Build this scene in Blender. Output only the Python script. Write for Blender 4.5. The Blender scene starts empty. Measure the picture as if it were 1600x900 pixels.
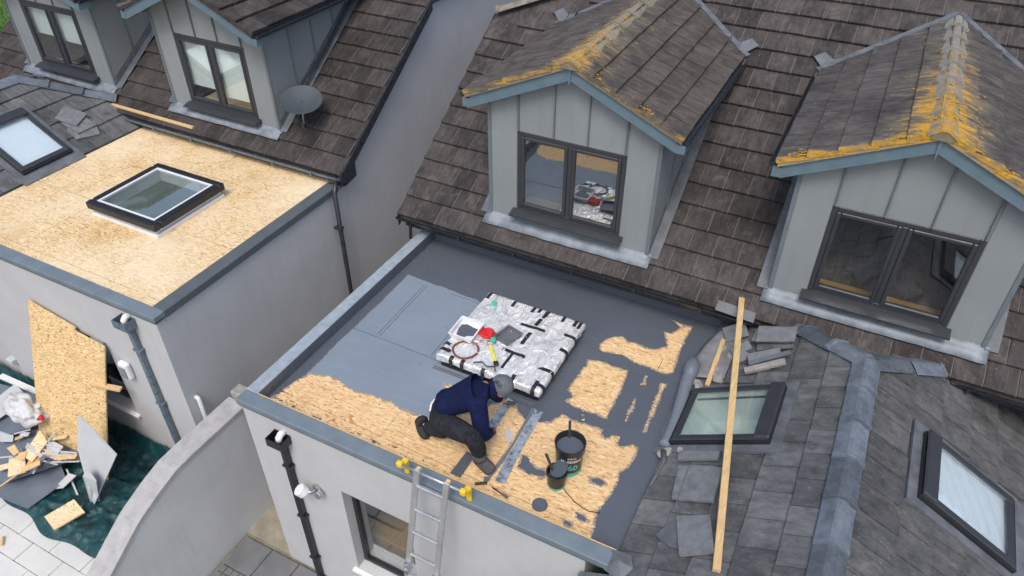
import bpy, bmesh, math, random
from mathutils import Vector, Matrix, noise
random.seed(7)
R = math.radians
sc = bpy.context.scene
COL = sc.collection

# ------------------------------------------------------------------ camera
CAM = Vector((5.015, -3.435, 5.660))
PITCH, YAW, ROLL, FPX = R(38.0686), R(-27.1994), R(0.0894), 1153.75
_fw = Vector((math.sin(YAW)*math.cos(PITCH), math.cos(YAW)*math.cos(PITCH), -math.sin(PITCH)))
_rt = Vector((math.cos(YAW), -math.sin(YAW), 0))
_up = _rt.cross(_fw)
_r2 = math.cos(ROLL)*_rt + math.sin(ROLL)*_up
_u2 = -math.sin(ROLL)*_rt + math.cos(ROLL)*_up
cam = bpy.data.cameras.new('camera')
camo = bpy.data.objects.new('camera', cam); COL.objects.link(camo)
camo.matrix_world = Matrix(((_r2.x, _u2.x, -_fw.x, CAM.x), (_r2.y, _u2.y, -_fw.y, CAM.y), (_r2.z, _u2.z, -_fw.z, CAM.z), (0, 0, 0, 1)))
cam.sensor_width = 36; cam.lens = FPX/1600*36; cam.clip_start = .05; cam.clip_end = 600
sc.camera = camo
def proj(p):
    d = Vector(p)-CAM; z = d.dot(_fw)
    return (800+d.dot(_r2)/z*FPX, 450-d.dot(_u2)/z*FPX, z)

# ------------------------------------------------------------------ light
SUN_EL, SUN_AZ = R(58), R(164)       # azimuth from +Y clockwise: the sun stands behind the camera, to the left
w = bpy.data.worlds.new('World'); sc.world = w; w.use_nodes = True
wn = w.node_tree.nodes; wl = w.node_tree.links
bg = wn['Background']; sky = wn.new('ShaderNodeTexSky'); sky.sky_type = 'NISHITA'; sky.sun_disc = False
sky.sun_elevation = SUN_EL; sky.sun_rotation = SUN_AZ; sky.dust_density = 4.0; sky.air_density = 1.0; sky.ozone_density = 1.0
wl.new(sky.outputs[0], bg.inputs[0]); bg.inputs[1].default_value = 0.15
sun = bpy.data.lights.new('sun', 'SUN'); sun.energy = 1.15; sun.angle = R(20); sun.color = (1, .96, .9)
suno = bpy.data.objects.new('sun', sun); COL.objects.link(suno)
sd = Vector((math.sin(SUN_AZ)*math.cos(SUN_EL), math.cos(SUN_AZ)*math.cos(SUN_EL), math.sin(SUN_EL)))
suno.rotation_euler = sd.to_track_quat('Z', 'Y').to_euler()
suno.location = (0, 0, 20)
sc.view_settings.view_transform = 'Standard'; sc.view_settings.look = 'None'
sc.view_settings.gamma = 1; sc.view_settings.exposure = 0.25; sc.view_settings.use_curve_mapping = False

# ------------------------------------------------------------------ materials
def lin(c):
    return tuple(((x/255)/12.92 if x/255 <= .04045 else ((x/255+.055)/1.055)**2.4) for x in c)
class NT:
    def __init__(s, name):
        s.m = bpy.data.materials.new(name); s.m.use_nodes = True
        s.n = s.m.node_tree.nodes; s.l = s.m.node_tree.links
        s.b = s.n['Principled BSDF']
    def new(s, t, **k):
        n = s.n.new(t)
        for a, v in k.items(): setattr(n, a, v)
        return n
    def pos(s):
        return s.new('ShaderNodeNewGeometry').outputs['Position']
    def obj(s):
        return s.new('ShaderNodeTexCoord').outputs['Object']
    def map(s, vec, scale=(1, 1, 1), rot=(0, 0, 0), loc=(0, 0, 0)):
        n = s.new('ShaderNodeMapping'); s.l.new(vec, n.inputs[0])
        n.inputs['Scale'].default_value = scale; n.inputs['Rotation'].default_value = rot; n.inputs['Location'].default_value = loc
        return n.outputs[0]
    def noise(s, vec, scale, detail=4, rough=.6, dist=0):
        n = s.new('ShaderNodeTexNoise'); s.l.new(vec, n.inputs['Vector'])
        n.inputs['Scale'].default_value = scale; n.inputs['Detail'].default_value = detail
        n.inputs['Roughness'].default_value = rough; n.inputs['Distortion'].default_value = dist
        return n.outputs['Fac']
    def ramp(s, fac, stops, interp='LINEAR'):
        n = s.new('ShaderNodeValToRGB'); s.l.new(fac, n.inputs[0]); n.color_ramp.interpolation = interp
        e = n.color_ramp.elements
        while len(e) < len(stops): e.new(.5)
        for i, (p, c) in enumerate(stops):
            e[i].position = p; e[i].color = (c, c, c, 1) if isinstance(c, (int, float)) else tuple(c)+(1,)
        return n.outputs[0]
    def math(s, op, a, b=0, c=None, clamp=False):
        n = s.new('ShaderNodeMath', operation=op, use_clamp=clamp)
        for i, v in enumerate((a, b) if c is None else (a, b, c)):
            if isinstance(v, (int, float)): n.inputs[i].default_value = v
            else: s.l.new(v, n.inputs[i])
        return n.outputs[0]
    def mix(s, fac, a, b, blend='MIX'):
        n = s.new('ShaderNodeMix', data_type='RGBA', blend_type=blend)
        for i, v in ((0, fac), (6, a), (7, b)):
            if isinstance(v, (int, float)): n.inputs[i].default_value = v
            elif isinstance(v, tuple): n.inputs[i].default_value = v+(1,)
            else: s.l.new(v, n.inputs[i])
        return n.outputs[2]
    def sep(s, vec):
        n = s.new('ShaderNodeSeparateXYZ'); s.l.new(vec, n.inputs[0]); return n.outputs
    def rnd(s): return s.new('ShaderNodeObjectInfo').outputs['Random']
    def bump(s, h, strength=.3, dist=.01):
        n = s.new('ShaderNodeBump'); s.l.new(h, n.inputs['Height'])
        n.inputs['Strength'].default_value = strength; n.inputs['Distance'].default_value = dist
        s.l.new(n.outputs[0], s.b.inputs['Normal'])
    def col(s, c):
        if isinstance(c, tuple): s.b.inputs['Base Color'].default_value = c+(1,)
        else: s.l.new(c, s.b.inputs['Base Color'])
    def set(s, rough=.6, metal=0, spec=.5):
        if isinstance(rough, (int, float)): s.b.inputs['Roughness'].default_value = rough
        else: s.l.new(rough, s.b.inputs['Roughness'])
        s.b.inputs['Metallic'].default_value = metal; s.b.inputs['Specular IOR Level'].default_value = spec
        return s.m
def plain(name, c, rough=.55, metal=0, spec=.5, var=.16, scale=9, bump=0.0, stretch=(1, 1, 1)):
    t = NT(name); p = t.map(t.pos(), stretch)
    n = t.noise(p, scale, 5, .65)
    lo = tuple(x*(1-var) for x in c); hi = tuple(min(1, x*(1+var)) for x in c)
    t.col(t.ramp(n, [(.3, lo), (.7, hi)]))
    r = t.ramp(n, [(.3, max(.02, rough-.1)), (.7, min(1, rough+.1))])
    if bump: t.bump(t.noise(p, scale*6, 3), bump, .004)
    return t.set(r, metal, spec)

def tile_mat(name, dark, light, pale, streak=(9, 2.2, 2.2), fine=(26, 5, 5), rng=.5, lichen=None, rough=.8):
    """Weathered concrete tile: each tile its own tone, streaks down the slope, pale specks, lichen where it grows."""
    t = NT(name); P = t.pos()
    n1 = t.noise(t.map(P, streak), 2.2, 6, .7)
    base = t.ramp(n1, [(.28, dark), (.72, light)])
    rv = t.rnd()
    base = t.mix(1.0, base, t.ramp(rv, [(0, 1-rng*.55), (.5, 1.0), (1, 1+rng*.35)]), 'MULTIPLY')
    big = t.noise(P, .9, 3, .5)
    base = t.mix(t.ramp(big, [(.45, 0.0), (.75, .35)]), base, tuple(x*1.25 for x in light))
    pat = t.noise(P, 3.4, 6, .72, .4)
    base = t.mix(t.ramp(pat, [(.36, .5), (.5, 0.0)]), base, tuple(x*.62 for x in dark))
    base = t.mix(t.ramp(pat, [(.56, 0.0), (.72, .28)]), base, tuple(x*1.1 for x in (pale[0], pale[1]*.97, pale[2]*.92)))
    st = t.noise(t.map(P, fine), 1.5, 4, .65)
    base = t.mix(t.ramp(st, [(.60, 0.0), (.76, .38)]), base, pale)
    sp = t.noise(P, 55, 2, .5)
    base = t.mix(t.ramp(sp, [(.70, 0.0), (.76, .6)]), base, tuple(min(1, x*1.6) for x in pale))
    if lichen:
        xc, y0, w_r, w_f, amt = lichen
        s = t.sep(P)
        dr = t.math('ABSOLUTE', t.math('SUBTRACT', s[0], xc))
        kr = t.math('SUBTRACT', 1.0, t.math('DIVIDE', dr, w_r), clamp=True)
        kf = t.math('SUBTRACT', 1.0, t.math('DIVIDE', t.math('SUBTRACT', s[1], y0), w_f), clamp=True)
        ky = t.math('SUBTRACT', 1.0, t.math('DIVIDE', t.math('SUBTRACT', s[1], y0), 3.4), clamp=True)
        k = t.math('MAXIMUM', t.math('MULTIPLY', kr, t.math('ADD', t.math('MULTIPLY', ky, .75), .25)), kf)
        ln = t.math('ADD', t.math('MULTIPLY', t.noise(t.map(P, (2.2, 8, 5)), 1.5, 7, .75, .4), .7), t.math('MULTIPLY', t.noise(P, 2.6, 6, .7), .3))
        m = t.math('ADD', t.math('MULTIPLY', k, amt), t.math('MULTIPLY', t.math('SUBTRACT', ln, .5), 1.9))
        mask = t.ramp(m, [(.38, 0.0), (.62, 1.0)])
        lc = t.ramp(t.noise(P, 30, 4, .7), [(.28, lin((140, 114, 54))), (.5, lin((200, 150, 42))), (.72, lin((172, 166, 120)))])
        base = t.mix(mask, base, lc)
        gm = t.ramp(m, [(.2, 0.0), (.5, .5)])
        base = t.mix(gm, base, t.mix(mask, lin((140, 132, 108)), lc))
    t.col(base)
    t.bump(t.noise(t.map(P, (60, 60, 25)), 1.6, 4, .7), .35, .006)
    return t.set(rough, 0, .3)

def osb_mat(name, tones, world=True, rot=(0, 0, 0), wear=.0, scale=1.0):
    """Strand board: flakes in three directions, each with its own tone."""
    t = NT(name); P = t.map(t.pos() if world else t.obj(), (scale,)*3, rot)
    P2 = t.map(P, (1, 1, 1))
    dn = t.new('ShaderNodeTexNoise'); t.l.new(P, dn.inputs['Vector']); dn.inputs['Scale'].default_value = 5
    mv = t.new('ShaderNodeVectorMath', operation='MULTIPLY_ADD'); t.l.new(dn.outputs['Color'], mv.inputs[0])
    mv.inputs[1].default_value = (.10, .10, .10); t.l.new(P2, mv.inputs[2])
    cols = None
    for a, sc_ in ((0.25, (22, 84, 40)), (1.9, (24, 95, 40)), (-.75, (18, 74, 40))):
        v = t.new('ShaderNodeTexVoronoi'); v.feature = 'F1'
        t.l.new(t.map(mv.outputs[0], sc_, (0, 0, a)), v.inputs['Vector']); v.inputs['Scale'].default_value = 1.0
        vr = t.sep(v.outputs['Color'])
        c = t.ramp(vr[0], [(0, tones[0]), (.10, tones[0]), (.17, tones[1]), (.5, tones[2]), (.85, tones[3]), (1, tones[4])])
        if cols is None: cols = c; last = vr[1]
        else:
            cols = t.mix(t.ramp(t.noise(t.map(P, (3+a, 4, 3)), 4, 3, .7), [(.42, 0.0), (.58, 1.0)]), cols, c)
    big = t.noise(P, .8, 4, .6)
    stn = t.noise(t.map(P, (1, 1, 1), (0, 0, 0), (7, 3, 0)), 1.5, 5, .65)
    cols = t.mix(t.ramp(stn, [(.52, 0.0), (.68, .55)]), cols, tuple(x*.72*(1, .9, .75)[i] for i, x in enumerate(tones[2])))
    cols = t.mix(t.ramp(big, [(.35, 0.0), (.7, wear)]), cols, tones[5])
    fk = t.noise(t.map(P, (14, 46, 20), (0, 0, .5)), 1.3, 2, .5)
    cols = t.mix(t.ramp(fk, [(.715, 0.0), (.74, .75)]), cols, tones[0])
    t.col(cols)
    t.bump(last, .25, .003)
    return t.set(.75, 0, .25)

M = {}
M['tile'] = tile_mat('concrete_tile', lin((48, 45, 45)), lin((86, 81, 80)), lin((136, 131, 127)), rng=.7)
M['tile_a'] = tile_mat('concrete_tile_far', lin((42, 39, 39)), lin((80, 75, 73)), lin((120, 115, 112)), rng=.65)
M['lip'] = plain('tile_joint', lin((100, 96, 93)), .9, var=.35, scale=30)
M['slate'] = tile_mat('extension_tile', lin((70, 73, 77)), lin((114, 117, 120)), lin((148, 147, 142)), rng=.6, streak=(2.4, 5, 2.4), fine=(4, 30, 4), rough=.62)
M['slate_r'] = tile_mat('extension_tile_worn', lin((60, 62, 65)), lin((102, 103, 104)), lin((158, 155, 148)), rng=.45, streak=(3, 6, 3), fine=(4, 30, 4), rough=.65)
M['slip'] = plain('slate_joint', lin((70, 72, 78)), .9, var=.3, scale=30)
M['ridge_s'] = tile_mat('ridge_tile', lin((82, 92, 103)), lin((112, 122, 134)), lin((150, 150, 140)), rng=.7, streak=(5, 5, 5), fine=(6, 14, 6))
def render_mat(name, c, amt=.16):
    t = NT(name); P = t.pos()
    n = t.noise(P, 1.4, 5, .6); k = t.ramp(n, [(.3, tuple(x*.93 for x in c)), (.7, tuple(min(1, x*1.05) for x in c))])
    st = t.noise(t.map(P, (7, 7, .55)), 1.3, 5, .7)
    k = t.mix(t.ramp(st, [(.5, 0.0), (.75, amt*2.2)]), k, tuple(x*.62*(1, .98, .93)[i] for i, x in enumerate(c)))
    bl = t.noise(P, .55, 4, .65)
    k = t.mix(t.ramp(bl, [(.5, 0.0), (.75, amt)]), k, tuple(x*.7 for x in c))
    t.col(k); t.bump(t.noise(P, 70, 4, .7), .35, .004); return t.set(.92, 0, .2)
M['render'] = plain('wall_render', lin((188, 190, 194)), .9, var=.05, scale=2.2, bump=.25, spec=.2)
M['render_g'] = plain('gable_render', lin((190, 193, 198)), .9, var=.05, scale=1.6, bump=.25, spec=.2)
M['garden'] = plain('garden_wall_render', lin((190, 193, 198)), .9, var=.07, scale=2.0, bump=.3, spec=.2)
M['zinc'] = render_mat('cladding_panel_a', lin((136, 143, 146)), .12); M['slate_l'] = plain('loose_tile', lin((116, 121, 126)), .6, var=.25, scale=12, bump=.3)
M['render'] = render_mat('wall_render_a', lin((190, 192, 194)), .07); M['render_g'] = render_mat('gable_render_a', lin((194, 196, 199)), .06); M['garden'] = render_mat('garden_render_a', lin((206, 208, 210)), .10)
M['cope_c'] = plain('concrete_coping', lin((170, 170, 170)), .9, var=.18, scale=8, bump=.5)
M['zinc_s'] = plain('cladding_seam', lin((102, 114, 120)), .5, var=.1)
M['trim'] = plain('barge_trim', lin((96, 118, 130)), .5, var=.10, scale=6)
M['frame'] = plain('window_frame', lin((54, 57, 63)), .45, var=.08)
M['black'] = plain('black_plastic', lin((34, 37, 42)), .35, var=.15)
M['gutter'] = plain('gutter_plastic', lin((46, 50, 56)), .3, var=.2)
M['gutter_a'] = plain('gutter_grey', lin((96, 112, 124)), .3, var=.2)
M['lead'] = plain('lead', lin((128, 137, 146)), .55, var=.35, scale=6, metal=.1, bump=.2)
M['lead_d'] = plain('lead_dull', lin((98, 104, 111)), .6, var=.3, scale=7, bump=.3)
M['coping'] = plain('roof_trim', lin((112, 126, 136)), .45, var=.14, scale=5)
M['coping_w'] = plain('roof_trim_worn', lin((150, 163, 174)), .5, var=.2, scale=9)
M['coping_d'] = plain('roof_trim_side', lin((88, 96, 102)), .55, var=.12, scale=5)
M['paint1'] = plain('roof_paint_dry', lin((138, 152, 166)), .42, var=.05, scale=1.0, spec=.5)
M['paint2'] = plain('roof_paint_wet', lin((98, 108, 122)), .34, var=.05, scale=1.0, spec=.5)
def paint_mat(name, c, r0, r1):
    t = NT(name); P = t.pos()
    n = t.noise(P, 1.1, 4, .6); ro = t.noise(t.map(P, (2, 14, 1), (0, 0, .12)), 1.5, 5, .7)
    k = t.ramp(n, [(.3, tuple(x*.92 for x in c)), (.7, tuple(x*1.07 for x in c))])
    k = t.mix(t.ramp(ro, [(.45, 0.0), (.75, .30)]), k, tuple(min(1, x*1.28) for x in c))
    k = t.mix(t.ramp(t.noise(P, 40, 3, .6), [(.70, 0.0), (.76, .5)]), k, tuple(min(1, x*1.5) for x in c))
    t.col(k); t.bump(t.noise(t.map(P, (14, 60, 10), (0, 0, .12)), 1.5, 4, .6), .25, .004)
    return t.set(t.ramp(t.noise(P, 1.6, 4, .6), [(.35, r0), (.65, r1)]), 0, .5)
M['paint1'] = paint_mat('roof_paint_first', lin((128, 141, 154)), .26, .46); M['paint2'] = paint_mat('roof_paint_second', lin((88, 95, 105)), .16, .40)
M['osb'] = osb_mat('strand_board', [lin(c) for c in ((168, 122, 76), (208, 168, 116), (224, 190, 140), (233, 205, 160), (242, 222, 186), (230, 198, 150))], wear=.5)
M['osb_a'] = osb_mat('strand_board_bleached', [lin(c) for c in ((150, 112, 66), (200, 164, 110), (220, 188, 136), (230, 206, 160), (240, 222, 188), (238, 224, 194))], wear=.8)
M['osb_o'] = osb_mat('strand_board_orange', [lin(c) for c in ((150, 92, 40), (204, 142, 78), (218, 166, 100), (228, 184, 124), (236, 200, 150), (222, 170, 110))], wear=.4)
M['osb_v'] = osb_mat('strand_board_upright', [lin(c) for c in ((150, 112, 62), (206, 170, 114), (222, 190, 138), (232, 206, 160), (240, 222, 184), (226, 198, 150))], rot=(R(75), 0, .3), wear=.3, scale=1.2)
M['thin'] = plain('thin_brushed_paint', lin((160, 146, 128)), .6, var=.4, scale=26, stretch=(1, 5, 1))
M['osb_e'] = plain('strand_board_edge', lin((206, 166, 112)), .8, var=.3, scale=40)
M['timber'] = plain('raw_timber', lin((214, 184, 134)), .7, var=.16, scale=6, stretch=(6, 1, 1), bump=.2)
M['timber2'] = plain('raw_timber_long', lin((206, 176, 126)), .7, var=.2, scale=7, stretch=(8, 1, 1), bump=.2)
M['white'] = plain('white_plastic', lin((226, 228, 230)), .4, var=.04)
M['chrome'] = plain('brushed_steel', lin((190, 194, 198)), .25, metal=.9, var=.1)
M['alu'] = plain('ladder_aluminium', lin((196, 200, 204)), .38, metal=.75, var=.12)
M['yellow'] = plain('yellow_rubber', lin((240, 200, 50)), .55, var=.08)
M['paving'] = plain('paving_slab', lin((206, 208, 206)), .85, var=.08, scale=3, bump=.3)
M['paving_d'] = plain('paving_slab_dark', lin((112, 114, 116)), .85, var=.16, scale=4, bump=.3)
M['joint'] = plain('paving_joint', lin((120, 118, 110)), .95, var=.3, scale=20)
M['earth'] = plain('yard_ground', lin((150, 144, 128)), .95, var=.25, scale=6, bump=.4)
M['grass'] = plain('lawn_soil', lin((70, 98, 44)), .95, var=.35, scale=8, bump=.4)
M['blade'] = plain('grass_blade', lin((88, 140, 40)), .7, var=.35, scale=3)
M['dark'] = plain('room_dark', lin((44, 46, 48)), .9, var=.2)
M['room'] = plain('room_wall', lin((120, 128, 122)), .9, var=.15)
M['blind'] = plain('roller_blind', lin((216, 227, 224)), .8, var=.05)
M['sky_panel'] = plain('sky_reflection', lin((226, 236, 246)), .7, var=.03)  # roof window panel with the reflected sky put into its colour
M['blind2'] = plain('bed_linen', lin((186, 196, 200)), .9, var=.2, scale=6)
M['wood_floor'] = plain('wood_inside', lin((168, 136, 88)), .6, var=.2, stretch=(8, 1, 1))
M['sheet'] = plain('grey_sheet', lin((104, 114, 126)), .55, var=.14, scale=3)
M['sheet_l'] = plain('cement_board', lin((186, 190, 194)), .75, var=.08, scale=4)
M['bag'] = plain('white_bag', lin((204, 206, 208)), .6, var=.14, scale=14)
M['string'] = plain('dark_cord', lin((60, 54, 50)), .8)
M['red'] = plain('red_cloth', lin((206, 30, 38)), .6, var=.2, scale=20)
M['green'] = plain('green_plastic', lin((60, 186, 150)), .4)
M['teal'] = plain('teal_print', lin((66, 176, 172)), .45)
M['lime'] = plain('yellow_handle', lin((226, 220, 90)), .5)
M['tape'] = plain('black_tape', lin((40, 41, 44)), .4, var=.2)
def cloth(name, c, var, sc_, st):
    t = NT(name); P = t.pos(); n = t.noise(t.map(P, st), sc_, 4, .6, 1.2)
    t.col(t.ramp(n, [(.3, tuple(x*(1-var) for x in c)), (.7, tuple(x*(1+var) for x in c))]))
    t.bump(t.math('ADD', n, t.math('MULTIPLY', t.noise(P, 160, 2), .12)), .9, .03)
    return t.set(.95, 0, .2)
M['navy'] = cloth('navy_fleece', lin((20, 28, 64)), .35, 9, (1, 1, 1.6))
M['trouser'] = cloth('work_trousers', lin((44, 46, 52)), .45, 11, (1.6, 1, 1))
M['boot'] = plain('work_boot', lin((46, 46, 50)), .8, var=.4, scale=14, bump=.3)
M['boot_g'] = plain('work_boot_dusty', lin((82, 80, 82)), .9, var=.35, scale=14, bump=.3)
M['glove'] = plain('grey_glove', lin((84, 88, 96)), .9, var=.25, scale=16)
M['beanie'] = plain('grey_knit', lin((96, 102, 108)), .95, var=.3, scale=34, bump=.5)
M['skin'] = plain('skin', lin((196, 146, 120)), .6, var=.08, scale=12)
M['beard'] = plain('dark_beard', lin((48, 36, 30)), .9, var=.2, scale=30)
M['rubble'] = plain('mortar_rubble', lin((150, 148, 144)), .95, var=.25, scale=14, bump=.6)
M['felt'] = plain('roofing_felt', lin((132, 134, 138)), .9, var=.22, scale=6, bump=.5)
M['mesh_roll'] = plain('lead_roll', lin((112, 122, 134)), .55, var=.2, scale=22, stretch=(1, 6, 1), bump=.6)
M['rust'] = plain('rust_stain', lin((120, 72, 56)), .8, var=.3)
M['dish'] = plain('dish_grey', lin((66, 76, 82)), .6, var=.08)
M['ridge_l'] = tile_mat('ridge_tile_lichen', lin((112, 112, 108)), lin((150, 150, 146)), lin((170, 168, 156)), rng=.2, lichen=(5.67, 3.4, .40, .50, .60))
M['ridge_l1'] = tile_mat('ridge_tile_lichen_b', lin((112, 108, 96)), lin((150, 146, 134)), lin((180, 174, 150)), rng=.2, lichen=(2.12, 3.4, .40, .45, .58))
M['dorm2'] = tile_mat('dormer_tile_lichen', lin((56, 54, 55)), lin((98, 94, 92)), lin((146, 140, 131)), streak=(2.2, 7, 4), fine=(4, 30, 4), rng=.3, lichen=(5.67, 3.42, .62, .24, .84))
M['dorm1'] = tile_mat('dormer_tile_lichen_b', lin((58, 54, 52)), lin((102, 95, 90)), lin((148, 140, 128)), streak=(2.2, 7, 4), fine=(4, 30, 4), rng=.3, lichen=(2.12, 3.42, .50, .15, .68))
M['mortar'] = tile_mat('verge_mortar', lin((104, 96, 80)), lin((140, 130, 108)), lin((170, 160, 132)), rng=.1, lichen=(2.12, 3.3, .6, .3, .42))
def lichen_mat():
    t = NT('orange_lichen'); P = t.pos()
    t.col(t.ramp(t.noise(P, 9, 4, .7), [(.3, lin((140, 116, 56))), (.45, lin((186, 146, 50))), (.6, lin((202, 158, 44))), (.75, lin((170, 166, 122)))]))
    t.bump(t.noise(P, 120, 3), .6, .004); return t.set(.95, 0, .1)
M['lichen'] = lichen_mat()
M['tarp'] = None
def glass(name, tint, refl):
    t = NT(name); t.n.remove(t.b)
    out = t.n['Material Output']
    tr = t.new('ShaderNodeBsdfTransparent'); tr.inputs[0].default_value = tint+(1,)
    gl = t.new('ShaderNodeBsdfGlossy'); gl.inputs['Roughness'].default_value = .015; gl.inputs[0].default_value = (.95, .98, 1, 1)
    lw = t.new('ShaderNodeLayerWeight'); lw.inputs[0].default_value = .5
    fc = t.math('ADD', t.math('MULTIPLY', t.math('POWER', lw.outputs['Facing'], 3.0), .9-refl), refl, clamp=True)
    mx = t.new('ShaderNodeMixShader'); t.l.new(fc, mx.inputs[0]); t.l.new(tr.outputs[0], mx.inputs[1]); t.l.new(gl.outputs[0], mx.inputs[2])
    t.l.new(mx.outputs[0], out.inputs[0]); return t.m
M['glass'] = glass('window_glass', (.95, .97, .97), .07)
M['glass_m'] = glass('window_glass_mirror', (.9, .93, .94), .20)
M['glass_r'] = glass('roof_glass', (.93, .96, .96), .10)
def tarp_mat():
    t = NT('green_tarpaulin'); P = t.pos()
    n = t.noise(P, 3.5, 6, .7, .8)
    t.col(t.ramp(n, [(.3, lin((10, 44, 48))), (.6, lin((22, 74, 78))), (.8, lin((54, 108, 110)))]))
    t.bump(t.noise(P, 9, 5, .65, 1.2), .6, .03)
    return t.set(.42, 0, .5)
M['tarp'] = tarp_mat()
def foil_mat():
    t = NT('silver_foil'); P = t.pos()
    n = t.noise(t.map(P, (4, 1.6, 3), (0, 0, .45)), 1.6, 3, .5, 1.2)
    t.col(t.ramp(n, [(.30, lin((222, 226, 230))), (.6, lin((250, 251, 252)))]))
    t.bump(t.noise(t.map(P, (7, 2.6, 4), (0, 0, .45)), 2.0, 3, .5, 1.6), .8, .05)
    return t.set(t.ramp(n, [(.3, .24), (.7, .40)]), .42, .5)
M['foil'] = foil_mat()
def streaky_alu():
    t = NT('painted_aluminium_strip'); P = t.pos()
    n = t.noise(P, 14, 5, .7, .5)
    t.col(t.ramp(n, [(.36, lin((96, 116, 136))), (.5, lin((186, 200, 212))), (.7, lin((226, 232, 238)))]))
    return t.set(.35, .6, .5)
M['strip'] = streaky_alu()

# ------------------------------------------------------------------ mesh helpers
class MB:
    def __init__(s): s.v = []; s.f = []; s.mi = []
    def add(s, vs, fs, mi=0):
        o = len(s.v); s.v += [Vector(v) for v in vs]; s.f += [tuple(i+o for i in f) for f in fs]; s.mi += [mi]*len(fs); return s
    def box(s, a, b, mi=0, mat=None):
        x0, y0, z0 = a; x1, y1, z1 = b
        vs = [Vector(p) for p in ((x0, y0, z0), (x1, y0, z0), (x1, y1, z0), (x0, y1, z0), (x0, y0, z1), (x1, y0, z1), (x1, y1, z1), (x0, y1, z1))]
        if mat: vs = [mat @ v for v in vs]
        return s.add(vs, [(3, 2, 1, 0), (4, 5, 6, 7), (0, 1, 5, 4), (1, 2, 6, 5), (2, 3, 7, 6), (3, 0, 4, 7)], mi)
    def cbox(s, a, b, ch=.006, mi=0, mat=None):
        """box with chamfered edges"""
        bm = bmesh.new(); bmesh.ops.create_cube(bm, size=1)
        for v in bm.verts: v.co = Vector(((a[i]+b[i])/2+v.co[i]*(b[i]-a[i]) for i in range(3)))
        bmesh.ops.bevel(bm, geom=bm.edges[:], offset=ch, segments=1, affect='EDGES')
        bm.verts.index_update()
        vs = [(mat @ v.co) if mat else v.co.copy() for v in bm.verts]; fs = [tuple(v.index for v in f.verts) for f in bm.faces]
        bm.free(); return s.add(vs, fs, mi)
    def prism(s, poly, d, mi=0):
        """poly: list of 3D points (planar), extruded by vector d"""
        n = len(poly); d = Vector(d); vs = [Vector(p) for p in poly]+[Vector(p)+d for p in poly]
        fs = [tuple(range(n))[::-1], tuple(range(n, 2*n))]+[(i, (i+1) % n, (i+1) % n+n, i+n) for i in range(n)]
        return s.add(vs, fs, mi)
    def tube(s, path, r, n=8, mi=0, cap=True):
        path = [Vector(p) for p in path]; rs = r if isinstance(r, (list, tuple)) else [r]*len(path)
        vs = []; fs = []; up = None
        for i, p in enumerate(path):
            t = (path[min(i+1, len(path)-1)]-path[max(i-1, 0)]).normalized()
            if up is None:
                up = t.orthogonal().normalized()
            up = (up-t*up.dot(t)).normalized(); sd_ = t.cross(up)
            for k in range(n):
                a = 2*math.pi*k/n; vs.append(p+(up*math.cos(a)+sd_*math.sin(a))*rs[i])
        for i in range(len(path)-1):
            for k in range(n):
                fs.append((i*n+k, i*n+(k+1) % n, (i+1)*n+(k+1) % n, (i+1)*n+k))
        if cap: fs += [tuple(range(n))[::-1], tuple(range((len(path)-1)*n, len(path)*n))]
        return s.add(vs, fs, mi)
    def lathe(s, prof, c=(0, 0, 0), n=24, mi=0, mat=None):
        vs = []; fs = []; c = Vector(c)
        for r_, z in prof:
            for k in range(n):
                a = 2*math.pi*k/n; p = Vector((r_*math.cos(a), r_*math.sin(a), z))
                vs.append((mat @ p if mat else p)+c)
        for i in range(len(prof)-1):
            for k in range(n): fs.append((i*n+k, i*n+(k+1) % n, (i+1)*n+(k+1) % n, (i+1)*n+k))
        return s.add(vs, fs, mi)
    def build(s, name, mat, parent=None, smooth=False, bevel=0):
        me = bpy.data.meshes.new(name)
        off = root_loc(parent)
        me.from_pydata([v-off for v in s.v], [], s.f)
        mats = mat if isinstance(mat, (list, tuple)) else [mat]
        for m in mats: me.materials.append(M[m] if isinstance(m, str) else m)
        if len(mats) > 1: me.polygons.foreach_set('material_index', s.mi)
        bm = bmesh.new(); bm.from_mesh(me); bmesh.ops.recalc_face_normals(bm, faces=bm.faces)
        bm.to_mesh(me); bm.free()
        if smooth:
            for p in me.polygons: p.use_smooth = True
        return link(name, me, parent)
def root_loc(p):
    if p is None: return Vector((0, 0, 0))
    while p.parent: p = p.parent
    return Vector(p.location)
def link(name, me, parent=None):
    o = bpy.data.objects.new(name, me); COL.objects.link(o)
    if parent: o.parent = parent
    return o
def inst(name, me, mw, parent):
    o = link(name, me, parent); o.matrix_basis = Matrix.Translation(-root_loc(parent)) @ mw; return o
def tag(o, label=None, cat=None, group=None, kind=None):
    for k, v in (('label', label), ('category', cat), ('group', group), ('kind', kind)):
        if v: o[k] = v
    return o
def empty(name, loc, label, cat, group=None):
    o = bpy.data.objects.new(name, None); COL.objects.link(o); o.location = loc; o.empty_display_size = .1
    return tag(o, label, cat, group)
def frame(o, ux, uv):
    ux = Vector(ux).normalized(); uv = Vector(uv).normalized(); n = ux.cross(uv)
    return Matrix(((ux.x, uv.x, n.x, o[0]), (ux.y, uv.y, n.y, o[1]), (ux.z, uv.z, n.z, o[2]), (0, 0, 0, 1)))
def inframe(p, m=60):
    x, y, z = proj(p); return z > 0 and -m < x < 1600+m and -m < y < 900+m

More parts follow.
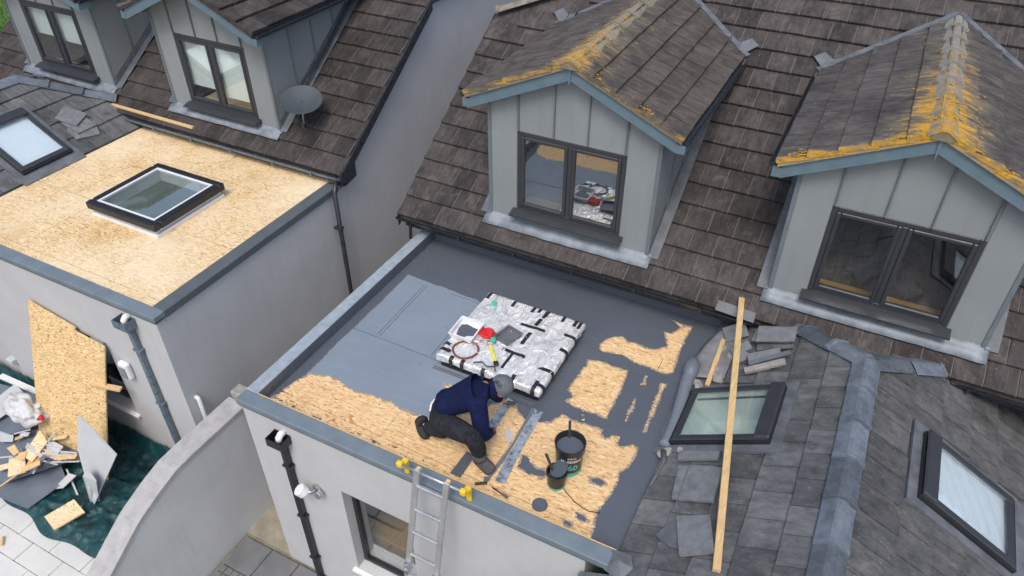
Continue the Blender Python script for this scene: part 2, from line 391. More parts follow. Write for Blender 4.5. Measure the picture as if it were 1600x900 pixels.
# a roof tile seen from above: 'x' across, 'y' up the slope; the lower edge is lifted on the course below
def tile_mesh(name, w_, ln, th, lift, mats, lip=.016, curl=.0):
    mb = MB(); g = .003
    def wedge(x0, x1, dz, mi):
        zb0 = lift*.15; zt0 = lift+th-dz; zt1 = th*.35-dz
        c = .006
        vs = [(x0, 0, zb0), (x1, 0, zb0), (x1, ln, -.02), (x0, ln, -.02),
              (x0, 0, zt0-c), (x1, 0, zt0-c), (x1, c, zt0), (x0, c, zt0), (x1, ln, zt1), (x0, ln, zt1)]
        mb.add(vs, [(0, 1, 5, 4), (4, 5, 6, 7), (7, 6, 8, 9), (0, 4, 7, 9, 3), (1, 2, 8, 6, 5), (2, 3, 9, 8), (3, 2, 1, 0)], mi)
    wedge(g, w_-lip, 0, 0)
    wedge(w_-lip, w_, .007, 1)
    me = bpy.data.meshes.new(name); me.from_pydata(mb.v, [], mb.f)
    for m in mats: me.materials.append(M[m])
    me.polygons.foreach_set('material_index', mb.mi)
    return me
# ------------------------------------------------------------------ roof pieces
TP = math.tan(R(33.5)); CP, SP = math.cos(R(33.5)), math.sin(R(33.5))
TW, GA = .2925, .2915           # cover width and gauge of the main tiles
ME = {}
ME['tile_b'] = tile_mesh('roof_tile', TW, .345, .024, .032, ('tile', 'lip'), lip=.012)
ME['tile_a'] = tile_mesh('roof_tile', TW, .345, .024, .032, ('tile_a', 'lip'), lip=.012)
ME['tile_d1'] = tile_mesh('roof_tile', TW, .345, .022, .028, ('dorm1', 'dorm1'), lip=.010)
ME['tile_d2'] = tile_mesh('roof_tile', TW, .345, .022, .028, ('dorm2', 'dorm2'), lip=.010)
ME['slate'] = tile_mesh('slate', .30, .40, .016, .021, ('slate', 'slip'), lip=.007)
ME['slate_r'] = tile_mesh('slate', .30, .40, .016, .021, ('slate_r', 'slip'), lip=.007)

def lay(parent, name, me, o, ux, uv, width, length, tw, ga, keep=None, clips=(), bond=.5, limit=300, jit=.004, stuffname='far_tiles'):
    """Courses of single tiles; those outside the picture are joined into one part."""
    o = Vector(o); ux = Vector(ux).normalized(); uv = Vector(uv).normalized(); n = ux.cross(uv)
    cand = []; ncourse = int(length/ga+.35)
    for i in range(ncourse):
        x = -tw*(bond if i % 2 else 0)
        while x < width-.02:
            x0, x1 = max(0, x), min(width, x+tw); x += tw
            if x1-x0 < .03: continue
            c = o+ux*(x0+x1)/2+uv*(i+.5)*ga
            if keep and not keep(c, i): continue
            m = frame(o+ux*x0+uv*(i*ga+random.uniform(-jit, jit))+n*random.uniform(0, .003), (ux+uv*random.uniform(-.006, .006)), uv)
            m = m @ Matrix.Diagonal(((x1-x0)/tw, 1, 1, 1))
            cand.append((c, m))
    cand.sort(key=lambda q: (q[0]-CAM).length)
    single = [q for q in cand if inframe(q[0], 40)][:limit]
    ids = set(id(q) for q in single); rest = [q for q in cand if id(q) not in ids]
    def clipped(m):
        bm = None
        for p, nn in clips:
            s_ = [(m @ v.co-Vector(p)).dot(Vector(nn)) for v in me.vertices]
            if min(s_) >= -.001: continue
            if max(s_) <= .001: return None
            if bm is None:
                bm = bmesh.new(); bm.from_mesh(me); bm.transform(m)
            g = bmesh.ops.bisect_plane(bm, geom=bm.verts[:]+bm.edges[:]+bm.faces[:], plane_co=p, plane_no=[-q for q in nn], clear_outer=True)
            ed = [e for e in g['geom_cut'] if isinstance(e, bmesh.types.BMEdge)]
            if ed: bmesh.ops.edgeloop_fill(bm, edges=ed)
        return bm if bm is not None else m
    for c, m in single:
        r_ = clipped(m)
        if r_ is None: continue
        if isinstance(r_, Matrix): inst(name, me, r_, parent)
        else:
            if not r_.faces: r_.free(); continue
            r_.transform(Matrix.Translation(-root_loc(parent)))
            me2 = bpy.data.meshes.new(name)
            for mm in me.materials: me2.materials.append(mm)
            r_.to_mesh(me2); r_.free(); link(name, me2, parent)
    if rest:
        mb = MB()
        for c, m in rest:
            r_ = clipped(m)
            if r_ is None or not isinstance(r_, Matrix): continue
            mb.add([m @ v.co for v in me.vertices], [tuple(p.vertices) for p in me.polygons])
        if mb.v:
            q = mb.build(stuffname, me.materials[0], parent); q['kind'] = 'stuff'
    return len(single)

def ridge_mesh(name, ln, wing, drop, th, mat):
    """angular ridge tile, apex along y"""
    mb = MB(); p = [(-wing, -drop), (-.03, -.006), (0, 0), (.03, -.006), (wing, -drop)]
    v = []
    for y, k in ((0, .016), (.045, .017), (.05, 0), (ln+.03, -.012)):
        for x, z in p: v.append((x*(1+k*2), y, z+k))
    for y in (0, ln+.03):
        for x, z in p: v.append((x, y, z-th))
    f = []
    for r_ in range(3):
        for i in range(4): f.append((r_*5+i, r_*5+i+1, r_*5+i+6, r_*5+i+5))
    for i in range(4): f.append((20+i, i, i+1, 21+i) if False else (i, 20+i, 21+i, i+1))
    f.append((0, 5, 10, 15, 25, 20)); f.append((4, 24, 29, 19, 14, 9))
    mb.add(v, f)
    me = bpy.data.meshes.new(name); me.from_pydata(mb.v, [], mb.f); me.materials.append(M[mat])
    bm = bmesh.new(); bm.from_mesh(me); bmesh.ops.recalc_face_normals(bm, faces=bm.faces); bm.to_mesh(me); bm.free()
    return me
def ridge_run(parent, me, a, b, ln, roll=Vector((0, 0, 1))):
    a = Vector(a); b = Vector(b); d = (b-a).normalized(); n = max(1, int((b-a).length/ln+.5)); st = (b-a).length/n
    for i in range(n):
        side = d.cross(roll).normalized(); up = side.cross(d)
        o = a+d*st*i+up*random.uniform(0, .004)
        m = Matrix(((side.x, d.x, up.x, o.x), (side.y, d.y, up.y, o.y), (side.z, d.z, up.z, o.z), (0, 0, 0, 1)))
        inst('ridge_tile', me, m, parent)

def half_gutter(mb, a, b, r=.055, th=.005, n=9):
    """open half-round gutter from a to b (horizontal), opening up"""
    a = Vector(a); b = Vector(b); d = (b-a).normalized(); s_ = d.cross(Vector((0, 0, 1))).normalized()
    prof = [(math.cos(math.pi*k/(n-1)), -math.sin(math.pi*k/(n-1))) for k in range(n)]
    vs = []
    for p in (a, b):
        for rr in (r, r-th):
            for c, z in prof: vs.append(p+s_*c*rr+Vector((0, 0, z*rr)))
    f = []
    for k in range(n-1):
        f += [(k, k+1, 2*n+k+1, 2*n+k), (n+k+1, n+k, 3*n+k, 3*n+k+1), (k, n+k, n+k+1, k+1), (2*n+k, 2*n+k+1, 3*n+k+1, 3*n+k)]
    f += [(0, 2*n, 3*n, n), (n-1, 2*n-1, 4*n-1, 3*n-1)]
    mb.add(vs, f)
    mb.prism([a+s_*c*r+Vector((0, 0, z*r)) for c, z in prof], d*.006)
    mb.prism([b+s_*c*r+Vector((0, 0, z*r)) for c, z in prof], -d*.006)
    return mb

def window_front(parent, x0, x1, z0, z1, y, glass_='glass', nc=2, fw=.055):
    """casement window in a wall facing the camera side (-Y); the outer face lies at y"""
    fr = MB()
    fr.cbox((x0, y, z0), (x0+fw, y+.07, z1), .006); fr.cbox((x1-fw, y, z0), (x1, y+.07, z1), .006)
    fr.cbox((x0+fw, y+.002, z0), (x1-fw, y+.068, z0+fw), .006); fr.cbox((x0+fw, y+.002, z1-fw), (x1-fw, y+.068, z1), .006)
    w_ = (x1-x0-2*fw)/nc
    for k in range(1, nc): fr.cbox((x0+fw+w_*k-.028, y+.001, z0+fw), (x0+fw+w_*k+.028, y+.069, z1-fw), .006)
    fr.build('window_frame', 'frame', parent)
    for k in range(nc):
        a = x0+fw+w_*k+(.028 if k else 0); b = x0+fw+w_*(k+1)-(.028 if k < nc-1 else 0); s_ = MB(); q = .042
        zz0, zz1 = z0+fw, z1-fw
        s_.cbox((a, y-.012, zz0), (a+q, y+.05, zz1), .008); s_.cbox((b-q, y-.012, zz0), (b, y+.05, zz1), .008)
        s_.cbox((a+q, y-.010, zz0), (b-q, y+.048, zz0+q), .008); s_.cbox((a+q, y-.010, zz1-q), (b-q, y+.048, zz1), .008)
        s_.build('sash', 'frame', parent)
        g = MB(); g.box((a+q-.006, y+.012, zz0+q-.006), (b-q+.006, y+.018, zz1-q+.006)); g.build('window_pane', glass_, parent)

def dormer(house, xc, hw, yf, zb, yrf, half, ze, zr, plane, tile, ridgemat, wz, whw, glass_, fancy=True, inside='room', blind=None):
    """gabled dormer: clad front with a casement window, clad cheeks, tiled roof"""
    zm = lambda y: plane[1]+(y-plane[0])*TP
    yb = plane[0]+(zr-plane[1])/TP            # where the ridge meets the main roof
    slope = (zr-ze)/half; ca = math.atan(slope); cc, ss = math.cos(ca), math.sin(ca)
    zt = lambda x: zr-.05-slope*abs(x-xc)       # underside of roof
    x0, x1 = xc-hw, xc+hw; z0, z1 = wz; wx0, wx1 = xc-whw, xc+whw
    d = MB()
    # carcass: front frame round the opening, cheeks, ceiling boards
    th = .06
    ya, yz = yf+.006, yf+th
    zl = zb-.25
    top = lambda x: (x, ya, zt(x)-.02)
    d.prism([(x0, ya, zl), (wx0, ya, zl), top(wx0), top(x0)], (0, th, 0))
    d.prism([(wx1, ya, zl), (x1, ya, zl), top(x1), top(wx1)], (0, th, 0))
    d.prism([(wx0, ya, zl), (wx1, ya, zl), (wx1, ya, z0), (wx0, ya, z0)], (0, th, 0))
    d.prism([(wx0, ya, z1), (wx1, ya, z1), top(wx1), top(xc), top(wx0)], (0, th, 0))
    for s in (-1, 1):
        xs = xc+s*hw; zc = zt(xs)-.02; ybk = plane[0]+(zc-plane[1])/TP+.25
        d.prism([(xs-s*.006, ya+th, zl), (xs-s*.006, ybk, zc), (xs-s*.006, ya+th, zc)], (-s*.05, 0, 0))
    dm = d.build('dormer', 'zinc', house)
    # cladding panels of the front
    sx = [wx0+.07, xc-.21, xc+.21, wx1-.07]
    def panel(a, b, zlo):
        p = MB(); g = .0025; a += g; b -= g
        pts = [(a, yf, zlo), (b, yf, zlo), (b, yf, zt(b)-.022)]
        if a < xc < b: pts.append((xc, yf, zt(xc)-.022))
        pts.append((a, yf, zt(a)-.022))
        p.prism(pts, (0, .005, 0)); p.build('cladding_panel', 'zinc', dm)
    panel(x0, wx0-.004, zb); panel(wx1+.004, x1, zb)
    e = [wx0+.0, sx[1], sx[2], wx1-.0]
    for a, b in zip(e[:-1], e[1:]): panel(a, b, z1+.004)
    for x in (wx0+.02, sx[1], sx[2], wx1-.02):
        q = MB(); q.cbox((x-.008, yf-.028, z1+.012), (x+.008, yf-.001, zt(x)-.03), .003); q.build('seam', 'zinc_s', dm)
    for s in (-1, 1):
        q = MB(); xs = xc+s*hw
        q.cbox((min(xs-s*.035, xs+s*.012), yf-.012, zb-.02), (max(xs-s*.035, xs+s*.012), yf-.001, zt(xs)-.03), .003); q.build('corner_trim', 'zinc_s', dm)
    # cheeks: panels with standing seams
    for s in (-1, 1):
        xs = xc+s*hw; zc = zt(xs)-.03; y_end = plane[0]+(zc-plane[1])/TP+.08
        n = 5; st = (y_end-yf)/n
        for k in range(n):
            a, b = yf+.01+st*k, yf+.01+st*(k+1)-.005
            za = max(zm(a)-.02, zb-.1)
            if zm(b) > zc: b = plane[0]+(zc-plane[1])/TP
            p = MB(); p.prism([(xs, a, za), (xs, b, min(zc, zm(b)-.02)), (xs, b, zc), (xs, a, zc)], (s*.005, 0, 0)); p.build('cladding_panel', 'zinc', dm)
            if k:
                q = MB(); q.cbox((min(xs, xs+s*.03), a-.012, zm(a)-.02), (max(xs, xs+s*.03), a+.002, zc), .003); q.build('seam', 'zinc_s', dm)
        # lead soaker along the cheek
        l = MB(); w_ = .13
        pts = [(xs+s*.004, yf-.02), (xs+s*w_, yf-.02), (xs+s*w_, y_end), (xs+s*.004, y_end)]
        l.prism([(x, y, zm(y)+.038) for x, y in pts], (0, 0, .006))
        l.prism([(xs+s*.008, yf+.03, zm(yf+.03)+.04), (xs+s*.008, y_end, zm(y_end)+.04), (xs+s*.008, y_end, zm(y_end)+.16), (xs+s*.008, yf+.03, zm(yf+.03)+.16)], (s*.004, 0, 0))
        l.build('lead_flashing', 'lead_d', dm)
    # window, sill and apron
    window_front(dm, wx0, wx1, z0, z1, yf-.004, glass_)
    s_ = MB(); s_.prism([(wx0-.05, yf-.14, z0-.055), (wx0-.05, yf-.14, z0-.035), (wx0-.05, yf+.02, z0-.002), (wx0-.05, yf+.02, z0-.055)], (wx1-wx0+.1, 0, 0)); s_.build('sill', 'frame', dm)
    a_ = MB()
    a_.box((wx0-.02, yf-.02, zb-.02), (wx1+.02, yf-.003, z0-.057))
    a_.build('apron_board', 'zinc_s', dm)
    l = MB()
    nx = 24; vs = []; fs = []
    for i in range(nx+1):
        x = x0-.05+(x1-x0+.1)*i/nx; wv = .012*noise.noise(Vector((x*5, yf, 1)))
        for (yy, zz) in ((yf-.004, zb+.06), (yf-.018, zb+.025), (yf-.06, zm(yf-.06)+.050), (yf-.145+wv, zm(yf-.145)+.040)):
            vs.append((x, yy, zz+.004*noise.noise(Vector((x*9, yy*8, 3)))))
    for i in range(nx):
        for k in range(3): fs.append((i*4+k, i*4+k+1, (i+1)*4+k+1, (i+1)*4+k))
    l.add(vs, fs); ap = l.build('lead_apron', 'lead', dm, smooth=True)
    ap.modifiers.new('t', 'SOLIDIFY').thickness = .004
    # room behind the glass
    r_ = MB(); yq = yf+1.5
    r_.add([(x0+.06, yf+.075, z0-.25), (x1-.06, yf+.075, z0-.25), (x1-.06, yq, z0-.25), (x0+.06, yq, z0-.25), (x0+.06, yf+.075, z1+.1), (x1-.06, yf+.075, z1+.1), (x1-.06, yq, z1+.1), (x0+.06, yq, z1+.1)],
           [(0, 1, 2, 3), (4, 5, 6, 7), (1, 2, 6, 5), (3, 0, 4, 7), (2, 3, 7, 6)])
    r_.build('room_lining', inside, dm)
    b_ = MB(); b_.cbox((wx0-.02, yf+.09, z0-.24), (wx1+.02, yf+.38, z0-.02), .01); b_.build('window_board', 'wood_floor', dm)
    if blind:
        for k, (a, b, hh, mt) in enumerate(blind):
            q = MB(); q.box((a, yf+.085, z1-hh), (b, yf+.089, z1+.02)); q.build('blind', mt, dm)
    # roof: boards, tiles, barge boards, verge, ridge
    rb = MB()
    for s in (-1, 1):
        yv = plane[0]+(ze-plane[1])/TP
        rb.prism([(xc, yrf+.05, zr-.045), (xc+s*(half-.03), yrf+.05, ze-.03), (xc+s*(half-.03), yv+.1, ze-.03), (xc, yb+.1, zr-.045)], (0, 0, -.03))
    rb.build('roof_boards', 'zinc_s', dm)
    L = half/cc; ga = L/5
    def keepd(c, i): return zm(c.y) < c.z+.16
    wd = (int((yb-yrf)/TW)+1)*TW
    lay(dm, 'dormer_tile', ME[tile], (xc+half, yrf, ze-.012), (0, 1, 0), (-cc, 0, ss), wd, L, TW, ga, keepd, limit=90)
    lay(dm, 'dormer_tile', ME[tile], (xc-half, yrf+wd, ze-.012), (0, -1, 0), (cc, 0, ss), wd, L, TW, ga, keepd, limit=90)
    for s in (-1, 1):
        b_ = MB(); yy = yrf+.035
        p0 = (xc+s*.008, yy, zr-.05); p1 = (xc+s*(half-.06), yy, ze-.055+.06*slope)
        b_.prism([p0, p1, (p1[0], yy, p1[2]-.125), (xc+s*.008, yy, zr-.05-.135)], (0, .022, 0))
        pe = p1
        b_.prism([(p0[0], yy-.006, p0[2]-.135), (p1[0], yy-.006, p1[2]-.125), (p1[0], yy-.006, p1[2]-.142), (p0[0], yy-.006, p0[2]-.152)], (0, .04, 0))
        b_.build('barge_board', 'trim', dm)
        k_ = MB(); q0, q1 = sorted((p1[0], p1[0]+s*.09))
        k_.prism([(q0, yy-.004, ze-.06), (q1, yy-.004, ze-.06-(.02 if s > 0 else 0)), (q1, yy-.004, p1[2]-.14), (q0, yy-.004, p1[2]-.14)], (0, .2, 0)); k_.build('soffit_box', 'trim', dm)
        # soffit along the eave
        k_ = MB(); q0, q1 = sorted((xc+s*(hw+.002), xc+s*(half-.02)))
        yv = plane[0]+(ze-plane[1])/TP
        k_.box((q0, yrf+.24, ze-.12), (q1, yv+.05, ze-.05)); k_.build('soffit', 'trim', dm)
        v_ = MB()
        v_.prism([(xc, yrf+.008, zr-.012), (xc+s*(half-.01), yrf+.008, ze-.004), (xc+s*(half-.01), yrf+.008, ze-.05), (xc, yrf+.008, zr-.058)], (0, .05, 0)); v_.build('verge_mortar', 'mortar' if tile == 'tile_d1' else ridgemat, dm)
        g_ = MB(); gx = xc+s*(half+.03); half_gutter(g_, (gx, yrf+.05, ze-.03), (gx, yv-.05, ze-.03), .045); g_.build('gutter', 'gutter', dm)
        # valley lead and saddle
        va = MB(); a = Vector((xc+s*half, yv, ze)); b = Vector((xc, yb, zr)); dv = (b-a).normalized(); nn = Vector((s*.35, -.35, 1)).normalized(); sd_ = dv.cross(nn).normalized()
        pr_ = [a-dv*.04+nn*.046+sd_*.04, b+nn*.048+sd_*.04, b+nn*.048-sd_*.04, a-dv*.04+nn*.046-sd_*.04]
        va.add(pr_+[p-nn*.03 for p in pr_], [(0, 1, 2, 3), (7, 6, 5, 4), (0, 4, 5, 1), (2, 6, 7, 3), (0, 3, 7, 4), (1, 5, 6, 2)]); va.build('valley_lead', 'lead_d', dm)
        sa = MB(); y_ = yv-.02
        sa.prism([(a.x-s*.06, y_-.04, zm(y_-.04)+.044), (a.x+s*.13, y_+.13, zm(y_+.13)+.044), (a.x+s*.02, y_+.20, zm(y_+.20)+.050), (a.x-s*.1, y_+.12, zm(y_+.12)+.054)], (0, 0, .008)); sa.build('lead_saddle', 'lead_d', dm)
    fin = MB(); fin.prism([(xc-.018, yrf+.02, zr-.05), (xc+.018, yrf+.02, zr-.05), (xc+.012, yrf+.02, zr-.19), (xc, yrf+.02, zr-.27), (xc-.012, yrf+.02, zr-.19)], (0, .012, 0)); fin.build('finial', 'trim', dm)
    rm = ridge_mesh('ridge_tile', .45, .125, .125*slope+.012, .014, ridgemat)
    ridge_run(dm, rm, (xc, yrf-.012, zr+.035), (xc, yb-.02, zr+.035), .45)
    en = MB(); en.prism([(xc-.1, yrf-.006, zr-.065), (xc+.1, yrf-.006, zr-.065), (xc+.075, yrf-.006, zr), (xc, yrf-.006, zr+.025), (xc-.075, yrf-.006, zr)], (0, .05, 0)); en.build('ridge_end', 'mortar', dm)
    if fancy and tile in ('tile_d1', 'tile_d2'):
        lc = MB(); nn_ = 420 if tile == 'tile_d2' else 240
        for k in range(nn_*6):
            if len(lc.f) > nn_*9: break
            s = random.choice((-1, 1)); far = random.random() < .45
            if far: dx = random.uniform(0, half-.03); y = yrf+abs(random.gauss(0, .07))+.01
            else: dx = abs(random.gauss(0, .16)); y = yrf+min(random.expovariate(1/1.3), yb-yrf-.2)
            if dx > half-.03: continue
            x = xc+s*dx
            if noise.noise(Vector((x*3.2, y*4.5, 3)))+.5*noise.noise(Vector((x*9, y*12, 8))) < .02: continue
            z = (zr+.040-dx*(slope+.02)) if dx < .12 else (zr-slope*dx+.028)
            rr = random.uniform(.004, .014); ux_ = Vector((s*cc, 0, -ss)); n_ = Vector((s*ss, 0, cc)); ring = []
            for q in range(7):
                a = q*2*math.pi/7+k; r2 = rr*random.uniform(.6, 1.25); ring.append(Vector((x, y, z))+ux_*math.cos(a)*r2*1.5+Vector((0, 1, 0))*math.sin(a)*r2)
            lc.add(ring+[Vector((x, y, z))+n_*random.uniform(.002, .005)], [(q, (q+1) % 7, 7) for q in range(7)])
        q = lc.build('lichen', 'lichen', dm, smooth=True); q['kind'] = 'stuff'
    return dm

def roof_window(parent, o, uv_sgn, zslope, size, glass_='glass_r', blind='blind', depth=.35, ap=.16):
    """roof window lying on a slope facing +-X: o = lower corner (x,y0), size = (along y, up slope)"""
    sy, su = size; c, s = math.cos(zslope), math.sin(zslope)
    uv = Vector((uv_sgn*c, 0, s)); ux = Vector((0, -uv_sgn, 0))
    m = frame(o, ux, uv)
    fl = MB()
    for a_, b_ in (((-.09, -ap), (sy+.09, .0)), ((-.09, su), (sy+.09, su+.1)), ((-.09, .001), (-.001, su-.001)), ((sy+.001, .001), (sy+.09, su-.001))): fl.box(a_+(-.012,), b_+(.022,), mat=m)
    fl.build('flashing', 'lead_d', parent)
    fr = MB(); h = .085
    fr.cbox((0, 0, 0), (.035, su, h-.02), .004, mat=m); fr.cbox((sy-.035, 0, 0), (sy, su, h-.02), .004, mat=m)
    fr.cbox((.035, 0, 0), (sy-.035, .035, h-.02), .004, mat=m); fr.cbox((.035, su-.035, 0), (sy-.035, su, h-.02), .004, mat=m)
    p = fr.build('roof_window', 'black', parent)
    f2 = MB(); w_ = .075
    f2.cbox((.006, .03, h-.018), (w_+.006, su-.004, h), .006, mat=m); f2.cbox((sy-w_-.006, .03, h-.018), (sy-.006, su-.004, h), .006, mat=m)
    f2.cbox((w_+.006, .03, h-.019), (sy-w_-.006, .03+w_, h-.002), .006, mat=m); f2.cbox((.004, su-.14, h-.004), (sy-.004, su+.012, h+.03), .014, mat=m)
    f2.build('sash', 'frame', p)
    g = MB(); g.box((w_, .09, h-.016), (sy-w_, su-.13, h-.010), mat=m); g.build('window_pane', glass_, p)
    r_ = MB(); a, b = Vector((.045, .045, h-.03)), Vector((sy-.045, su-.045, -depth))
    vs = [(a.x, a.y, a.z), (b.x, a.y, a.z), (b.x, b.y, a.z), (a.x, b.y, a.z), (a.x, a.y, b.z), (b.x, a.y, b.z), (b.x, b.y, b.z), (a.x, b.y, b.z)]
    r_.add([m @ Vector(v) for v in vs], [(4, 5, 6, 7), (0, 1, 5, 4), (1, 2, 6, 5), (2, 3, 7, 6), (3, 0, 4, 7)]); r_.build('lining_or_sky_panel', blind, p)
    return p

TS = math.tan(R(29)); CS, SS = math.cos(R(29)), math.sin(R(29))
def extension_roof(house, xe, sg, zq, ya, y_wall, yfr, run, near, far, ymax, notch=True, far_run=2.25):
    """ridge along Y at xe+sg*run; near slope rises from xe; the back ends in two hips"""
    xr = xe+sg*run; zr = zq+run*TS
    body = MB()
    x2 = xr+sg*far_run; z2 = zr-far_run*TS
    def boards(xa, za, xb, zb_, hipy, w):
        zz = lambda x: za+(zb_-za)*(x-xa)/(xb-xa)-.02
        if not w: body.prism([(xa, hipy, zz(xa)), (xb, ya, zz(xb)), (xb, yfr, zz(xb)), (xa, yfr, zz(xa))], (0, 0, -.03)); return
        wx0, wx1, wy0, wy1 = w[0]; lo, hi = (max(min(xa, xb), wx0+.06), min(max(xa, xb), wx1-.06)); wy0 += .06; wy1 -= .06
        near_, far_ = (lo, hi) if xa < xb else (hi, lo)
        hy = lambda x: ya+abs(x-xr)
        for p, q_ in ((xa, near_), (far_, xb)):
            if abs(p-q_) > .01: body.prism([(p, hy(p), zz(p)), (q_, hy(q_), zz(q_)), (q_, yfr, zz(q_)), (p, yfr, zz(p))], (0, 0, -.03))
        body.prism([(near_, wy0, zz(near_)), (far_, wy0, zz(far_)), (far_, yfr, zz(far_)), (near_, yfr, zz(near_))], (0, 0, -.03))
        body.prism([(near_, hy(near_), zz(near_)), (far_, hy(far_), zz(far_)), (far_, wy1, zz(far_)), (near_, wy1, zz(near_))], (0, 0, -.03))
    boards(xe, zq, xr, zr, ya+run, near); boards(x2, z2, xr, zr, ya+far_run, far)
    body.prism([(xe, ya+run, zq-.02), (xr, ya, zr-.02), (x2, ya+far_run, z2-.02)], (0, 0, -.03))
    if notch: body.prism([(xe, yfr, zq-.02), (xe, -.0, zq-.02), (xe-sg*.28, -.0, zq-.02-.28*TS), (xe-sg*.28, yfr, zq-.02-.28*TS)], (0, 0, -.03))
    rf = body.build('extension_roof', 'lead_d', house)
    ga = .337; dx = ga*CS
    # near slope, from one course below the flat roof edge in front of it
    i0 = 1 if notch else 0
    o = Vector((xe-sg*dx*i0, 0, zq-dx*i0*TS-.02))
    ln = (run+dx*i0)/CS-.06
    hip = ((xr, ya, zr), (-sg*.7071, -.7071, 0))
    def keep(w):
        def k(c, i):
            if i0 and i == 0 and c.y > -.12: return False
            for (wx0, wx1, wy0, wy1) in w:
                if wx0 < c.x < wx1 and wy0 < c.y < wy1: return False
            return True
        return k
    if sg > 0: ux, oy = (0, -1, 0), ymax
    else: ux, oy = (0, 1, 0), yfr
    lay(rf, 'slate', ME['slate'], (o.x, oy, o.z), ux, (sg*CS, 0, SS), ymax-yfr, ln, .30, ga, keep(near), [hip], limit=170, stuffname='far_slates')
    hip2 = ((xr, ya, zr), (sg*.7071, -.7071, 0))
    L2 = far_run/CS
    if sg > 0: ux, oy = (0, 1, 0), yfr
    else: ux, oy = (0, -1, 0), ymax
    lay(rf, 'slate', ME['slate_r'], (x2, oy, z2-.02), ux, (-sg*CS, 0, SS), ymax-yfr, L2-.04, .30, ga, keep(far), [hip2], limit=130, stuffname='far_slates')
    rm = ridge_mesh('ridge_tile', .46, .128, .128*TS+.004, .022, 'ridge_s')
    ridge_run(rf, rm, (xr, yfr, zr+.045), (xr, ya+.02, zr+.045), .46)
    rm2 = ridge_mesh('ridge_tile', .46, .13, .05, .016, 'ridge_s')
    hl = run-.42
    ridge_run(rf, rm2, (xe+sg*.55, ya+run-.55, zr-(run-.55)*TS+.05), (xr, ya, zr+.05), .46)
    ridge_run(rf, rm2, (xr+sg*.74, ya+.74, zr-.74*TS+.05), (xr, ya, zr+.05), .46)
    return rf, xr, zr

# ragged-edged sheets of paint on the flat roof: cells of a grid clipped where f > 0
def inside(poly, x, y):
    r_ = False; j = len(poly)-1
    for i in range(len(poly)):
        xi, yi = poly[i]; xj, yj = poly[j]
        if (yi > y) != (yj > y) and x < (xj-xi)*(y-yi)/(yj-yi)+xi: r_ = not r_
        j = i
    return r_
def sdf(poly, x, y):
    b = 9e9; j = len(poly)-1
    for i in range(len(poly)):
        ax, ay = poly[j]; bx, by = poly[i]; dx, dy = bx-ax, by-ay
        t_ = max(0, min(1, ((x-ax)*dx+(y-ay)*dy)/(dx*dx+dy*dy+1e-12)))
        b = min(b, (x-ax-t_*dx)**2+(y-ay-t_*dy)**2); j = i
    b = math.sqrt(b); return -b if inside(poly, x, y) else b
def marching(f, x0, x1, y0, y1, h, z):
    nx, ny = int((x1-x0)/h), int((y1-y0)/h); hx, hy = (x1-x0)/nx, (y1-y0)/ny
    F = [[f(x0+i*hx, y0+j*hy) for j in range(ny+1)] for i in range(nx+1)]
    mb = MB(); cache = {}
    def vid(k, p):
        if k not in cache: cache[k] = len(mb.v); mb.v.append(Vector((p[0], p[1], z)))
        return cache[k]
    for i in range(nx):
        j = 0
        while j < ny:
            c4 = [(i, j), (i+1, j), (i+1, j+1), (i, j+1)]; vals = [F[a][b] for a, b in c4]
            if all(v <= 0 for v in vals): j += 1; continue
            poly = []
            for k in range(4):
                a, b = c4[k], c4[(k+1) % 4]; va, vb = vals[k], vals[(k+1) % 4]
                if va > 0: poly.append(vid(a, (x0+a[0]*hx, y0+a[1]*hy)))
                if (va > 0) != (vb > 0):
                    t_ = va/(va-vb); kk = (min(a, b), max(a, b))
                    poly.append(vid(kk, (x0+(a[0]+(b[0]-a[0])*t_)*hx, y0+(a[1]+(b[1]-a[1])*t_)*hy)))
            if len(poly) > 2: mb.f.append(tuple(poly)); mb.mi.append(0)
            j += 1
    return mb
# ------------------------------------------------------------------ setting
GB, GAZ = -2.95, -2.50
def struct(o): o['kind'] = 'structure'; return o
g = MB(); n = 40
g.add([(-160, -120, GB-.06), (160, -120, GB-.06), (160, 160, GB-.06), (-160, 160, GB-.06)], [(0, 1, 2, 3)])
struct(g.build('ground', 'earth'))
g = MB(); g.box((-60, -30, GAZ-1.0), (-.96, .6, GAZ-.045)); g.box((-60, .6, GAZ-1.0), (-1.35, 40, GAZ-.045)); struct(g.build('terrace', 'joint'))
lawn = MB(); lawn.add([(-60, 8, GAZ-.02), (-12.5, 8, GAZ-.02), (-12.5, 40, GAZ-.02), (-60, 40, GAZ-.02)], [(0, 1, 2, 3)]); struct(lawn.build('lawn', 'grass'))
gr = MB()
for k in range(5200):
    x, y = random.uniform(-29, -15), random.uniform(8.6, 17); h = random.uniform(.06, .2); a = random.uniform(0, 6.3); b = random.uniform(.02, .05)
    gr.add([(x-math.cos(a)*b, y-math.sin(a)*b, GAZ-.02), (x+math.cos(a)*b, y+math.sin(a)*b, GAZ-.02), (x+random.uniform(-.06, .06), y+random.uniform(-.06, .06), GAZ+h)], [(0, 1, 2)])
go = gr.build('grass', 'blade'); tag(go, 'green lawn grass at the upper left corner', 'grass', kind='stuff')
